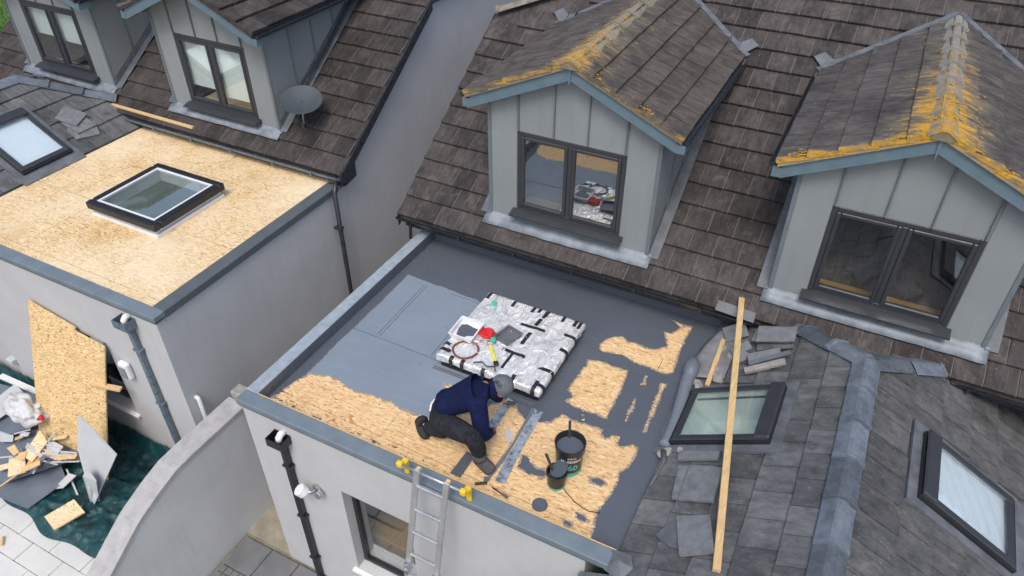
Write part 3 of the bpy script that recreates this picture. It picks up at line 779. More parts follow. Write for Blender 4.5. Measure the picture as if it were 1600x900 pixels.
# pale terrace paving beside the tarpaulin
pv = MB(); pv.box((-6.6, -4.2, GAZ-.044), (-.985, .2, GAZ-.03)); pav = struct(pv.build('terrace_paving', 'joint'))
sm = MB(); sm.cbox((-.276, -.131, 0), (.276, .131, .028), .006)
slab = bpy.data.meshes.new('paving_slab'); slab.from_pydata(sm.v, [], sm.f); slab.materials.append(M['paving'])
for j in range(12):
    y = -.93-.268*j-.134+.0
    for i in range(11):
        x = -6.32+.56*i+(.28 if j % 2 else 0)
        if x+.276 > -.99 or not inframe((x, y, GAZ), 90): continue
        inst('paving_slab', slab, Matrix.Translation((x, y, GAZ-.030+random.uniform(0, .003))) @ Matrix.Rotation(random.uniform(-.006, .006), 4, 'Z'), pav)
# dark paving in front of the near house
pv = MB(); pv.box((-.7, -4.0, GB-.05), (4.0, .02, GB-.032)); pav2 = struct(pv.build('yard_paving', 'joint'))
sm = MB(); sm.cbox((-.217, -.217, 0), (.217, .217, .03), .006)
slab2 = bpy.data.meshes.new('paving_slab'); slab2.from_pydata(sm.v, [], sm.f); slab2.materials.append(M['paving_d'])
sm = MB(); sm.cbox((-.046, -.046, 0), (.046, .046, .03), .006)
sett = bpy.data.meshes.new('sett'); sett.from_pydata(sm.v, [], sm.f); sett.materials.append(M['paving_d'])
for j in range(7):
    for i in range(10):
        x, y = -.47+.445*i, -.215-.445*j-(.2 if j else 0)
        if inframe((x, y, GB), 120): inst('paving_slab', slab2, Matrix.Translation((x, y, GB-.033+random.uniform(0, .003))), pav2)
for i in range(46):
    for j in range(2):
        x, y = -.64+.1*i, -.49-.1*j
        if inframe((x, y, GB), 60): inst('sett', sett, Matrix.Translation((x, y, GB-.033+random.uniform(0, .004))), pav2)
al = MB(); al.box((-1.3, .05, GB-.03), (.03, 9, GB-.012)); struct(al.build('alley_path', 'earth'))

# ------------------------------------------------------------------ near house (flat roof being painted)
HB = empty('house', (2.5, 3.7, GB), 'near house with grey part-painted flat roof, two lichen-capped dormers and brown tiled roof', 'house')
EY, EZ = 3.36, .345
zB = lambda y: EZ+(y-EY)*TP
yR = 9.0
b = MB()
prof = [(3.67, GB), (3.67, zB(3.67)-.12), (6.12, zB(6.12)-.14), (2*yR-6.12, zB(6.12)-.14), (2*yR-3.67, zB(3.67)-.12), (2*yR-3.67, GB)]
b.prism([(-.08, y, z) for y, z in prof], (9.6, 0, 0)); b.build('wall', 'render_g', HB)
rf = MB(); xh = -.2+1.94*(yR-6.18); o_ = -.045
rf.prism([(-.2, EY+.02, zB(EY)+o_), (9.7, EY+.02, zB(EY)+o_), (9.7, yR, zB(yR)+o_), (xh, yR, zB(yR)+o_), (-.2, 6.18, zB(6.18)+o_)], (0, 0, -.05))
my = lambda y: 2*yR-y
rf.prism([(-.2, my(EY), zB(EY)+o_), (9.7, my(EY), zB(EY)+o_), (9.7, yR+.001, zB(yR)+o_), (xh, yR+.001, zB(yR)+o_), (-.2, my(6.18), zB(6.18)+o_)], (0, 0, -.05))
rf.prism([(-.2, 6.18, zB(6.18)+o_), (xh, yR, zB(yR)+o_), (-.2, my(6.18), zB(6.18)+o_)], (0, 0, -.05))
roofB = rf.build('roof', 'tile', HB)
D1 = dict(xc=2.125, hw=1.06, yf=3.645, zb=.53, yrf=3.48, half=1.30, ze=2.185, zr=2.77)
D2 = dict(xc=5.67, hw=1.075, yf=3.66, zb=.54, yrf=3.49, half=1.30, ze=2.17, zr=2.77)
def under(c, ds, zf):
    for d in ds:
        dx = abs(c.x-d['xc'])
        zd = d['zr']-(d['zr']-d['ze'])/d['half']*dx
        if dx < d['hw']-.16 and c.y > d['yf']+.16 and c.z < zd-.10: return True
    return False
hipn = Vector((1, -1.94, 0)).normalized()
lay(roofB, 'roof_tile', ME['tile_b'], (-.2, EY, EZ-.035), (1, 0, 0), (0, CP, SP), 9.9, 6.6, TW, GA,
    lambda c, i: not under(c, (D1, D2), zB), [((-.2, 6.18, 0), tuple(hipn))], limit=215)
vg = MB(); vg.prism([(-.215, EY, zB(EY)-.03), (-.215, 6.18, zB(6.18)-.03), (-.215, 6.18, zB(6.18)-.2), (-.215, EY, zB(EY)-.2)], (.02, 0, 0)); vg.build('verge_board', 'gutter', HB)
hrm = ridge_mesh('ridge_tile', .45, .12, .03, .016, 'ridge_l1')
ridge_run(roofB, hrm, (-.2, 6.18, zB(6.18)+.05), (2.2, 6.18+2.4/1.94, zB(6.18+2.4/1.94)+.05), .45)
plB = (EY, EZ)
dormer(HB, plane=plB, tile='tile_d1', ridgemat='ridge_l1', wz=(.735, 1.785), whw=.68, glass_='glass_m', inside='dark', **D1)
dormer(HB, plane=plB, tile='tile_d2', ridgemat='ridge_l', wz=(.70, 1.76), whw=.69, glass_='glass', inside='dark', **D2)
fa = MB(); fa.box((-.16, 3.455, .10), (9.6, 3.485, .30)); fa.box((-.16, 3.486, .10), (9.6, 3.669, .125)); fa.build('fascia', 'gutter', HB)
q = MB(); q.box((6.3, 3.650, -.9), (9.5, 3.668, .12)); q.build('gutter_shadow_strip', 'gutter', HB)  # dark strip added over the wall as the shadow under the gutter
gm = MB(); half_gutter(gm, (-.22, 3.375, .285), (4.55, 3.375, .285), .058); half_gutter(gm, (6.55, 3.375, .285), (9.6, 3.375, .285), .058)
for x in [-.05+.8*k for k in range(6)]+[6.7, 7.5, 8.3]: gm.box((x, 3.31, .225), (x+.03, 3.455, .232)); gm.box((x, 3.302, .23), (x+.03, 3.312, .29))
gm.build('gutter', 'gutter', HB)
dp = MB(); dp.tube([(-.02, 3.36, .24), (-.02, 3.36, .12), (-.03, 3.36, -.02)], .022); dp.build('overflow_pipe', 'black', HB)
bw = MB(); bw.box((.166, 3.64, -.2), (4.2, 3.669, .1)); bw.build('roof_upstand', 'paint2', HB)
# extension walls with the window opening
W0, W1, Z0, Z1 = 1.2, 2.07, -2.32, -.86
b = MB(); yw = .035; tq = .30
b.box((.035, yw, GB), (W0, yw+tq, -.28)); b.box((W1, yw, GB), (3.95, yw+tq, -.28)); b.box((W0, yw, GB), (W1, yw+tq, Z0)); b.box((W0, yw, Z1), (W1, yw+tq, -.28)); b.box((.035, yw, -.28), (3.95, .163, -.106))
b.box((.035, yw+tq, GB), (.335, 3.66, -.28)); b.box((.035, yw+tq-.15, -.28), (.163, 3.66, -.106)); b.box((3.65, yw+tq, GB), (3.95, 3.66, -.28))
b.build('extension_wall', 'render', HB)
wn_ = MB(); yy = yw+.12; fw = .05
wn_.cbox((W0, yy, Z0), (W0+fw, yy+.07, Z1), .005); wn_.cbox((W1-fw, yy, Z0), (W1, yy+.07, Z1), .005); wn_.cbox((W0+fw, yy+.001, Z0), (W1-fw, yy+.069, Z0+fw), .005); wn_.cbox((W0+fw, yy+.001, Z1-fw), (W1-fw, yy+.069, Z1), .005)
wn_.build('window_frame', 'black', HB)
q = MB(); q.box((W0+fw-.004, yy+.03, Z0+fw-.004), (W1-fw+.004, yy+.036, Z1-fw+.004)); q.build('window_pane', 'glass', HB)
q = MB(); q.prism([(W0-.06, yw-.05, Z0-.06), (W0-.06, yw-.05, Z0-.03), (W0-.06, yy-.001, Z0-.003), (W0-.06, yy-.001, Z0-.06)], (W1-W0+.12, 0, 0)); q.build('window_sill', 'white', HB)
q = MB(); q.add([(W0-.6, yy+.22, Z0-.4), (W1+.6, yy+.22, Z0-.4), (W1+.6, yy+2.3, Z0-.4), (W0-.6, yy+2.3, Z0-.4), (W0-.6, yy+.22, Z1+.3), (W1+.6, yy+.22, Z1+.3), (W1+.6, yy+2.3, Z1+.3), (W0-.6, yy+2.3, Z1+.3)], [(0, 1, 2, 3), (4, 5, 6, 7), (1, 2, 6, 5), (0, 3, 7, 4), (2, 3, 7, 6)], 0); q.build('room_lining', 'room', HB)
q = MB(); q.cbox((W0-.2, yy+.3, Z0-.39), (W1+.3, yy+1.0, Z0+.05), .01); q.build('kitchen_unit', 'wood_floor', HB)
# roof trim round the flat roof
c = MB(); c.cbox((0, 0, -.075), (4.16, .165, 0), .008, 0); c.build('coping', 'coping', HB)
c = MB(); c.cbox((.012, .012, -.105), (4.1, .15, -.076), .004); c.build('coping_drip', 'coping_d', HB)
c = MB(); c.cbox((0, .1655, -.105), (.165, 3.63, .002), .008); c.build('coping', 'coping_w', HB)
# deck, boards, paint
DZ = -.15
d = MB(); d.box((.166, .166, DZ-.12), (4.21, 3.64, DZ-.019)); deck = d.build('flat_roof', 'osb_e', HB)
def board(parent, x0, x1, y0, y1, z, mat, th=.018, slope=0):
    q = MB(); q.cbox((x0+.003, y0+.003, z-th), (x1-.003, y1-.003, z), .003); return q.build('strand_board', mat, parent)
q = MB(); q.prism([(.168, .168, DZ), (4.2, .168, DZ), (4.2, .325, DZ), (.168, .405, DZ)], (0, 0, -.018)); q.build('strand_board', 'osb', deck)
xs = [.168, 1.55, 2.77, 4.2]
for i in range(3):
    x0, x1 = xs[i], xs[i+1]; f_ = lambda x: .405-(x-.168)*.0198
    q = MB(); q.prism([(x0+.002, f_(x0)+.008, DZ), (x1-.002, f_(x1)+.008, DZ), (x1-.002, 1.60, DZ), (x0+.002, 1.60, DZ)], (0, 0, -.018)); q.build('strand_board', 'osb', deck)
for x0, x1 in ((.168, 1.35), (1.35, 2.57), (2.57, 3.75), (3.75, 4.2)): board(deck, x0, x1, 1.604, 2.80, DZ, 'osb')
for x0, x1 in ((.168, 2.6), (2.6, 4.2)): board(deck, x0, x1, 2.804, 3.638, DZ, 'osb')
q = MB(); q.box((.168, .1665, DZ-.01), (4.17, .176, -.002)); q.build('batten_edge', 'timber', deck)
P_MAIN = [(.12, .1), (.20, .24), (.26, .55), (.29, .66), (.33, .78), (.42, .79), (.49, .8), (.58, .845), (.65, .83), (.78, .80), (.98, .78), (1.09, .81), (1.39, .82), (1.64, .79), (1.78, .82), (1.95, .86), (2.1, .98), (2.3, 1.22), (2.43, 1.40), (2.58, 1.40), (2.68, 1.30), (2.75, 1.27), (2.9, 1.29), (3.01, 1.35), (3.08, 1.5), (3.2, 1.47), (3.34, 1.5), (3.53, 1.5), (3.54, 1.43), (3.6, 1.41), (3.65, 1.48), (3.72, 1.49), (3.74, 1.40), (3.79, 1.37), (3.88, 1.46), (3.93, 1.43), (3.95, 1.3), (3.94, 1.21), (3.89, 1.05), (3.91, .83), (3.88, .7), (3.86, .57), (3.88, .41), (3.91, .28), (3.93, .1)]
P_TOP = [(3.06, 2.59), (3.01, 2.70), (3.04, 2.80), (3.12, 2.89), (3.22, 2.93), (3.30, 2.88), (3.37, 2.92), (3.5, 2.88), (3.62, 2.90), (3.71, 3.01), (3.66, 3.14), (3.6, 3.25), (3.69, 3.25), (3.75, 3.40), (3.62, 3.50), (3.80, 3.47), (3.89, 3.5), (3.88, 3.22), (3.90, 2.9), (3.92, 2.64), (3.85, 2.55), (3.66, 2.57), (3.5, 2.58), (3.34, 2.62)]
P_MID = [(3.0, 2.39), (3.14, 2.43), (3.30, 2.42), (3.47, 2.43), (3.5, 2.2), (3.51, 1.97), (3.51, 1.64), (3.29, 1.65), (3.14, 1.64), (3.0, 1.68), (3.07, 1.78), (2.97, 1.85), (2.99, 2.14)]
SL = [[(3.65, 2.42), (3.68, 2.45), (3.71, 2.31), (3.67, 2.29)], [(3.67, 2.08), (3.72, 1.94), (3.70, 1.70), (3.67, 1.85)], [(3.85, 2.41), (3.91, 2.43), (3.92, 2.05), (3.935, 1.67), (3.90, 1.64), (3.87, 2.03)], [(1.73, 1.31), (1.80, 1.345), (1.88, 1.31), (1.84, 1.27), (1.75, 1.27)]]
SPLAT = [[(2.96, .82), (3.01, .82), (3.11, .74), (3.25, .74), (3.24, .68), (3.09, .65), (2.98, .68)], [(3.66, .88), (3.74, .91), (3.80, .88), (3.76, .84), (3.68, .84)], [(3.70, .45), (3.75, .46), (3.80, .43), (3.76, .40), (3.71, .41)], [(3.62, .33), (3.68, .335), (3.70, .30), (3.63, .30)]]
LIGHT = [(.30, .5), (.30, 2.79), (1.0, 2.76), (1.9, 2.7), (2.3, 2.5), (2.3, 1.5), (2.2, .5)]
bb = lambda p: (min(q[0] for q in p)-.12, max(q[0] for q in p)+.12, min(q[1] for q in p)-.12, max(q[1] for q in p)+.12)
HOLES = [(p, bb(p)) for p in [P_MAIN, P_TOP, P_MID]+SL]; SPL = [(p, bb(p)) for p in SPLAT]
def rag(x, y):
    return .016*noise.noise(Vector((x*9, y*9, 1)))+.013*noise.noise(Vector((x*22, y*34, 5)))+.012*noise.noise(Vector((x*38+y*20, y*95, 8)))+.006*noise.noise(Vector((x*120, y*120, 9)))
def paint_f(x, y):
    d_ = 9.0
    for p, (a, b_, c_, e_) in HOLES:
        if a < x < b_ and c_ < y < e_: d_ = min(d_, sdf(p, x, y))
    v = d_+(rag(x, y) if d_ < .2 else 0)
    if v < 0:
        s_ = 9.0
        for p, (a, b_, c_, e_) in SPL:
            if a < x < b_ and c_ < y < e_: s_ = min(s_, sdf(p, x, y)+rag(x*1.7, y*1.7)*.8)
        v = max(v, -s_)
        # brushed smears near the front edge and by the wall
        k = noise.noise(Vector((x*5.5+y*3, y*38, 2)))+.55*noise.noise(Vector((x*34, y*60, 4)))
        if x < 2.45 and abs(y-(.29+.02*math.sin(x*4))) < .035 and k > .25: v = max(v, .004)
        if noise.noise(Vector((x*6, y*6, 11)))+.6*noise.noise(Vector((x*22, y*22, 12)))+.3*noise.noise(Vector((x*60, y*60, 13))) > .86: v = max(v, .004)
        e_ = -v
        if e_ < .075 and noise.noise(Vector((x*10+y*4, y*52, 21)))+.5*noise.noise(Vector((x*40, y*120, 22))) > .30+e_*9: v = max(v, .003)
    return v
LF = {}
def light_d(x, y):
    return sdf(LIGHT, x, y)+rag(x*.6, y*.6)*.8
pm = marching(lambda x, y: min(paint_f(x, y), -light_d(x, y)), .169, 2.4, .42, 2.95, .010, DZ+.0022); pm.build('paint_coat', 'paint1', deck)
pm = marching(lambda x, y: min(paint_f(x, y), light_d(x, y)), .169, 4.21, .177, 3.638, .010, DZ+.0022); pm.build('paint_coat', 'paint2', deck)
pm = marching(lambda x, y: (lambda p: min(-p+.004, p+.020+.030*noise.noise(Vector((x*14+y*5, y*60, 31)))+.012*noise.noise(Vector((x*60, y*90, 33)))))(paint_f(x, y)), .169, 4.21, .177, 3.638, .011, DZ+.0011); pm.build('paint_coat', 'thin', deck)
q = MB(); q.box((.1655, .177, DZ+.003), (.1685, 3.638, .004)); q.build('painted_upstand', 'paint2', HB)
# lap seams standing through the paint
for a, b_ in (((.30, 1.60), (1.5, 1.585)), ((.62, 1.64), (.60, 2.7)), ((.66, 1.64), (.64, 2.7)), ((1.0, 2.70), (1.45, 2.69)), ((1.38, 1.62), (1.36, 2.4))):
    q = MB(); q.tube([(a[0], a[1], DZ+.003), ((a[0]+b_[0])/2, (a[1]+b_[1])/2+.006, DZ+.003), (b_[0], b_[1], DZ+.003)], .0035, 6); q.build('lap_seam', 'paint2', deck)
# strip of paint dressed onto the tiles and the folded corner piece of the trim
q = MB(); pts = [(4.12, .0, -.075), (4.12, .165, -.004), (4.30, .175, .012), (4.36, .06, .02), (4.30, -.05, -.03), (4.20, -.03, -.06)]
q.add(pts+[(4.22, .07, .03)], [(0, 1, 6), (1, 2, 6), (2, 3, 6), (3, 4, 6), (4, 5, 6), (5, 0, 6)]); cf = q.build('corner_flashing', 'lead_d', HB); cf.modifiers.new('t', 'SOLIDIFY').thickness = .006
# rainwater hopper and pipe on the front wall
def downpipe(house, x, y, ztop, zbot, hop=True, mat='black'):
    p = MB(); p.cbox((x-.035, y-.07, zbot), (x+.035, y-.005, ztop-.12), .006)
    d_ = p.build('downpipe', mat, house)
    for z in (ztop-.45, ztop-1.35, ztop-2.2):
        if z > zbot+.1: q = MB(); q.cbox((x-.06, y-.078, z), (x+.06, y-.001, z+.035), .004); q.build('bracket', mat, d_)
    if hop:
        h = MB(); w_, dpt = .105, .15; zt_, zb_ = ztop+.06, ztop-.13
        a = [(x-w_, y-dpt, zt_), (x+w_, y-dpt, zt_), (x+w_, y-.002, zt_), (x-w_, y-.002, zt_)]
        b_ = [(x-.045, y-.08, zb_), (x+.045, y-.08, zb_), (x+.045, y-.002, zb_), (x-.045, y-.002, zb_)]
        m_ = [(p_[0], p_[1], ztop-.05) for p_ in a]
        ia = [(x-w_+.008, y-dpt+.008, zt_), (x+w_-.008, y-dpt+.008, zt_), (x+w_-.008, y-.01, zt_), (x-w_+.008, y-.01, zt_)]
        ib = [(p_[0], p_[1], ztop-.06) for p_ in ia]
        f = []
        for k in range(4): k2 = (k+1) % 4; f += [(k, k2, 4+k2, 4+k), (4+k, 4+k2, 8+k2, 8+k), (12+k, 12+k2, k2, k), (16+k, 16+k2, 12+k2, 12+k)]
        f.append((19, 18, 17, 16)); h.add(a+m_+b_+ia+ib, f); h.build('hopper', mat, d_)
        e = MB(); e.tube([(x+.02, y+.01, ztop+.075), (x+.02, y-.05, ztop+.08), (x+.015, y-.075, ztop+.055), (x+.015, y-.08, ztop+.0)], .038, 12); e.build('outlet_pipe', 'white', d_, smooth=True)
    return d_
downpipe(HB, .545, .035, -.33, GB)
# tiled extension on the right
rwL = (4.17, 5.13, 1.50, 2.34); rwR = (6.25, 7.24, 1.46, 2.36)
extB, XR, ZR = extension_roof(HB, 4.20, 1, -.09, 2.72, 3.67, -2.3, 1.50, [rwL], [rwR], 3.68)
roof_window(HB, (4.225, 2.33, -.09+.025*TS+.01), 1, R(29), (.80, 1.0), blind='blind')
roof_window(HB, (7.19, 1.52, ZR-1.49*TS+.01), -1, R(29), (.80, 1.02), 'glass', blind='sky_panel', depth=-.03, ap=.42)  # panel under the glass with the reflected sky in its colour
b = MB(); b.box((4.05, -2.1, GB), (7.7, .0, -.55)); b.box((4.3, 0, GB), (7.7, 3.4, -.55)); b.build('extension_wall', 'render', HB)

# ------------------------------------------------------------------ neighbouring house on the left
HA = empty('house', (-3.5, 3.6, GAZ), 'left house with bare strand board flat roof and two dormers behind it', 'house')
EYA, EZA = 3.48, .601
zA = lambda y: EZA+(y-EYA)*TP
AX0, AX1 = -9.28, -1.22
b = MB(); yRA = 9.1
prof = [(3.75, GAZ-.5), (3.75, zA(3.75)-.12), (6.0, zA(6.0)-.14), (2*yRA-6.0, zA(6.0)-.14), (2*yRA-3.75, zA(3.75)-.12), (2*yRA-3.75, GAZ-.5)]
b.prism([(AX0+.1, y, z) for y, z in prof], (-1.333-AX0-.1, 0, 0)); b.build('wall', 'render_g', HA)
rf = MB(); xh = AX1-1.94*(yRA-6.05)
rf.prism([(AX1, EYA+.02, zA(EYA)+o_), (AX0, EYA+.02, zA(EYA)+o_), (AX0, yRA, zA(yRA)+o_), (xh, yRA, zA(yRA)+o_), (AX1, 6.05, zA(6.05)+o_)], (0, 0, -.05))
ma = lambda y: 2*yRA-y
rf.prism([(AX1, ma(EYA), zA(EYA)+o_), (AX0, ma(EYA), zA(EYA)+o_), (AX0, yRA+.001, zA(yRA)+o_), (xh, yRA+.001, zA(yRA)+o_), (AX1, ma(6.05), zA(6.05)+o_)], (0, 0, -.05))
rf.prism([(AX1, 6.05, zA(6.05)+o_), (xh, yRA, zA(yRA)+o_), (AX1, ma(6.05), zA(6.05)+o_)], (0, 0, -.05))
roofA = rf.build('roof', 'tile_a', HA)
A1 = dict(xc=-3.545, hw=1.05, yf=3.80, zb=.80, yrf=3.47, half=1.23, ze=2.36, zr=2.92)
A0 = dict(xc=-6.99, hw=1.07, yf=3.80, zb=.80, yrf=3.47, half=1.25, ze=2.33, zr=2.90)
hipa = Vector((-1, -1.94, 0)).normalized()
wA = AX1-AX0
lay(roofA, 'roof_tile', ME['tile_a'], (AX0, EYA, EZA-.035), (1, 0, 0), (0, CP, SP), wA, 6.4, TW, GA,
    lambda c, i: not under(c, (A1, A0), zA), [((AX1, 6.05, 0), tuple(hipa))], limit=215)
hra = ridge_mesh('ridge_tile', .45, .12, .03, .016, 'tile_a')
ridge_run(roofA, hra, (AX1, 6.05, zA(6.05)+.05), (AX1-2.2, 6.05+2.2/1.94, zA(6.05+2.2/1.94)+.05), .45)
vg = MB(); vg.prism([(AX1-.004, EYA, zA(EYA)-.035), (AX1-.004, 6.05, zA(6.05)-.035), (AX1-.004, 6.05, zA(6.05)-.19), (AX1-.004, EYA, zA(EYA)-.19)], (.022, 0, 0))
vg.prism([(AX1-.08, EYA+.02, zA(EYA)-.05), (AX1-.08, EYA+.34, zA(EYA+.34)-.05), (AX1-.08, EYA+.34, .42), (AX1-.08, EYA+.1, .38)], (.09, 0, 0)); vg.build('verge_board', 'gutter', HA)
plA = (EYA, EZA)
dormer(HA, plane=plA, tile='tile_a', ridgemat='tile_a', wz=(.945, 1.99), whw=.67, glass_='glass', inside='dark', blind=[(-4.25, -3.56, .80, 'blind'), (-3.53, -2.85, .88, 'blind')], **A1)
dormer(HA, plane=plA, tile='tile_a', ridgemat='tile_a', wz=(.95, 1.99), whw=.67, glass_='glass', inside='dark', blind=[(-7.7, -7.0, .56, 'blind'), (-6.98, -6.3, .60, 'blind')], **A0)
fa = MB(); fa.box((AX0+.1, 3.565, .36), (AX1-.02, 3.59, .56)); fa.box((AX0+.1, 3.592, .36), (AX1-.1, 3.749, .38)); fa.build('fascia', 'gutter', HA)
gm = MB(); half_gutter(gm, (-6.1, 3.475, .545), (-1.23, 3.475, .545), .058)
for x in (-5.6, -4.8, -4.0, -3.2, -2.4, -1.7): gm.box((x, 3.408, .485), (x+.03, 3.56, .492)); gm.box((x, 3.402, .49), (x+.03, 3.412, .55))
gm.build('gutter', 'gutter_a', HA)
dpA = MB(); dpA.tube([(-1.3, 3.47, .50), (-1.26, 3.40, .44), (-1.215, 3.31, .40), (-1.215, 3.31, GB)], .034, 10); p_ = dpA.build('downpipe', 'gutter', HA, smooth=True)
for z in (-.2, -1.5): q = MB(); q.cbox((-1.30, 3.265, z), (-1.175, 3.355, z+.03), .004); q.build('bracket', 'gutter', p_)
# extension
CZ = .396; fy = .246
b = MB(); AW0, AW1, AZ0, AZ1 = -3.9, -2.52, -1.74, -.50; yw = fy+.03
b.box((-5.2, yw, GAZ-.5), (AW0, yw+.3, CZ-.17)); b.box((AW1, yw, GAZ-.5), (-1.333, yw+.3, CZ-.17)); b.box((AW0, yw, GAZ-.5), (AW1, yw+.3, AZ0)); b.box((AW0, yw, AZ1), (AW1, yw+.3, CZ-.17)); b.box((-5.2, yw, CZ-.17), (-1.333, fy+.152, CZ-.106))
b.box((-1.633, yw+.3, GB-.05), (-1.333, 3.7495, CZ-.17)); b.box((-1.488, yw+.13, CZ-.17), (-1.333, 3.7495, CZ-.106)); b.box((-9, yw+.05, GAZ-.5), (-5.2, yw+.3, -.1))
b.box((-1.633, yw, GB-.05), (-1.334, yw+.3, GAZ-.4)); b.build('extension_wall', 'render', HA)
window_front(HA, AW0+.001, AW1-.001, AZ0+.001, AZ1-.001, yw+.12, 'glass')
q = MB(); q.prism([(AW0-.05, yw-.05, AZ0-.06), (AW0-.05, yw-.05, AZ0-.03), (AW0-.05, yw+.118, AZ0-.003), (AW0-.05, yw+.118, AZ0-.06)], (AW1-AW0+.1, 0, 0)); q.build('window_sill', 'white', HA)
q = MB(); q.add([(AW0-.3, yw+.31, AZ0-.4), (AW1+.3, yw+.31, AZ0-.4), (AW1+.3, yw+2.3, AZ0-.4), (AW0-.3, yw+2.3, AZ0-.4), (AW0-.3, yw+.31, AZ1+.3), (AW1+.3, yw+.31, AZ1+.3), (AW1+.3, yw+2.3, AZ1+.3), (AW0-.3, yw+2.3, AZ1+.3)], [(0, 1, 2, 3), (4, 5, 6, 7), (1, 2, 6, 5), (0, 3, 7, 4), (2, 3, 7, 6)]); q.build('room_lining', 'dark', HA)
c = MB(); c.cbox((-5.2, fy, CZ-.075), (-1.303, fy+.155, CZ), .008); c.build('coping', 'coping', HA)
c = MB(); c.cbox((-5.2, fy+.012, CZ-.105), (-1.315, fy+.14, CZ-.076), .004); c.build('coping_drip', 'coping_d', HA)
c = MB(); c.cbox((-1.49, fy+.156, CZ-.105), (-1.303, 3.5, CZ-.001), .008); c.build('coping', 'coping_d', HA)
d = MB(); d.box((-5.24, fy+.157, CZ-.16), (-1.492, 3.74, CZ-.034)); deckA = d.build('flat_roof', 'osb_e', HA)
z_ = CZ-.012
q = MB(); q.prism([(-5.2, fy+.158, z_), (-1.493, fy+.158, z_), (-1.493, .515, z_), (-5.2, .515, z_)], (0, 0, -.018)); q.build('strand_board', 'osb_a', deckA)
for x0, x1 in ((-5.24, -3.93), (-3.93, -1.493)): board(deckA, x0, x1, .522, 1.66, z_, 'osb_a')
for x0, x1 in ((-5.24, -4.4), (-4.4, -1.493)): board(deckA, x0, x1, 1.663, 2.87, z_, 'osb_a')
for x0, x1 in ((-5.24, -3.2), (-3.2, -1.493)): board(deckA, x0, x1, 2.873, 3.6, z_, 'osb_a' if x0 < -4 else 'osb_a')
q = MB(); q.prism([(-5.0, 3.56, CZ-.01), (-1.35, 3.56, CZ-.01), (-1.35, 3.74, CZ+.13), (-5.0, 3.74, CZ+.13)], (0, 0, -.018)); q.build('roof_upstand', 'osb_o', HA)
downpipe(HA, -1.80, yw, .17, GAZ, mat='gutter_a')
q = MB(); q.tube([(-1.32, .40, -.98), (-1.28, .40, -.98), (-1.272, .40, -1.0), (-1.272, .40, -2.4)], .028, 10); q.build('vent_pipe', 'white', HA, smooth=True)
extA, XRA, ZRA = extension_roof(HA, -5.25, -1, CZ+.01, 2.76, 3.75, -.6, 1.47, [(-6.25, -5.28, 1.50, 2.40)], [], 3.5, notch=False)
roof_window(HA, (-5.32, 1.57, CZ+.01+.07*TS+.01), -1, R(29), (.80, .98), 'glass', blind='sky_panel', depth=-.03)  # panel under the glass with the reflected sky in its colour

# garden wall with a swept top
GW = empty('garden_wall', (-.85, -1.5, GB), 'pale rendered garden wall with swept concrete coping between the houses', 'wall')
def gz(y):
    pts = [(-4.5, -2.25), (-3.6, -2.2), (-2.8, -2.1), (-2.2, -1.92), (-1.579, -1.569), (-1.30, -1.385), (-1.079, -1.245), (-.742, -1.112), (-.463, -1.035), (-.2, -1.025), (.62, -1.03)]
    for (a, za), (b_, zb_) in zip(pts[:-1], pts[1:]):
        if y <= b_: return za+(zb_-za)*(y-a)/(b_-a)
    return -1.03
ys = [-4.5+k*.128 for k in range(41)]
prof = [(y, gz(y)-.055) for y in ys]
b = MB(); b.prism([(-.98, y, z) for y, z in [(ys[0], GB-.05)]+prof+[(ys[-1], GB-.05)]], (.245, 0, 0)); b.build('wall', 'garden', GW)
st = [.62, -.70, -1.10, -2.0, -2.6, -3.2, -3.8, -4.4]
for a, b_ in zip(st[:-1], st[1:]):
    q = MB(); n_ = 6; vs = []; fs = []
    for k in range(n_+1):
        y = a-.001+(b_+.001-a+.001)*k/n_; z = gz(y)
        vs += [(-1.005, y, z-.054), (-1.005, y, z-.006), (-.999, y, z), (-.726, y, z), (-.72, y, z-.006), (-.72, y, z-.054)]
    for k in range(n_):
        for i in range(6): fs.append((k*6+i, k*6+(i+1) % 6, (k+1)*6+(i+1) % 6, (k+1)*6+i))
    fs += [tuple(range(6)), tuple(range(n_*6, n_*6+6))]
    q.add(vs, fs); q.build('coping_stone', 'cope_c', GW)
tag(MB().cbox((-.98, .63, -1.05), (-.74, .80, -.93), .02).build('stone_block', 'rubble'), 'rough stone block at the far end of the garden wall coping', 'stone')
# ------------------------------------------------------------------ things
def thing(mb, name, mat, label, cat, group=None, **k):
    return tag(mb.build(name, mat, None, **k), label, cat, group)
def bar(a, b, w_, h, ch=.003, roll=Vector((0, 0, 1)), mb=None):
    """squared timber from a to b"""
    a = Vector(a); b = Vector(b); d = (b-a); L = d.length; d.normalize(); s = d.cross(roll).normalized(); u = s.cross(d)
    m = Matrix(((d.x, s.x, u.x, a.x), (d.y, s.y, u.y, a.y), (d.z, s.z, u.z, a.z), (0, 0, 0, 1)))
    mb = mb or MB(); return mb.cbox((0, -w_/2, -h/2), (L, w_/2, h/2), ch, mat=m)
def plate(pts, th, mb=None, nrm=None):
    p = [Vector(q) for q in pts]; n = Vector(nrm) if nrm else (p[1]-p[0]).cross(p[-1]-p[0]).normalized()
    if n.z < 0: n = -n
    return (mb or MB()).prism([q-n*th for q in p], n*th)
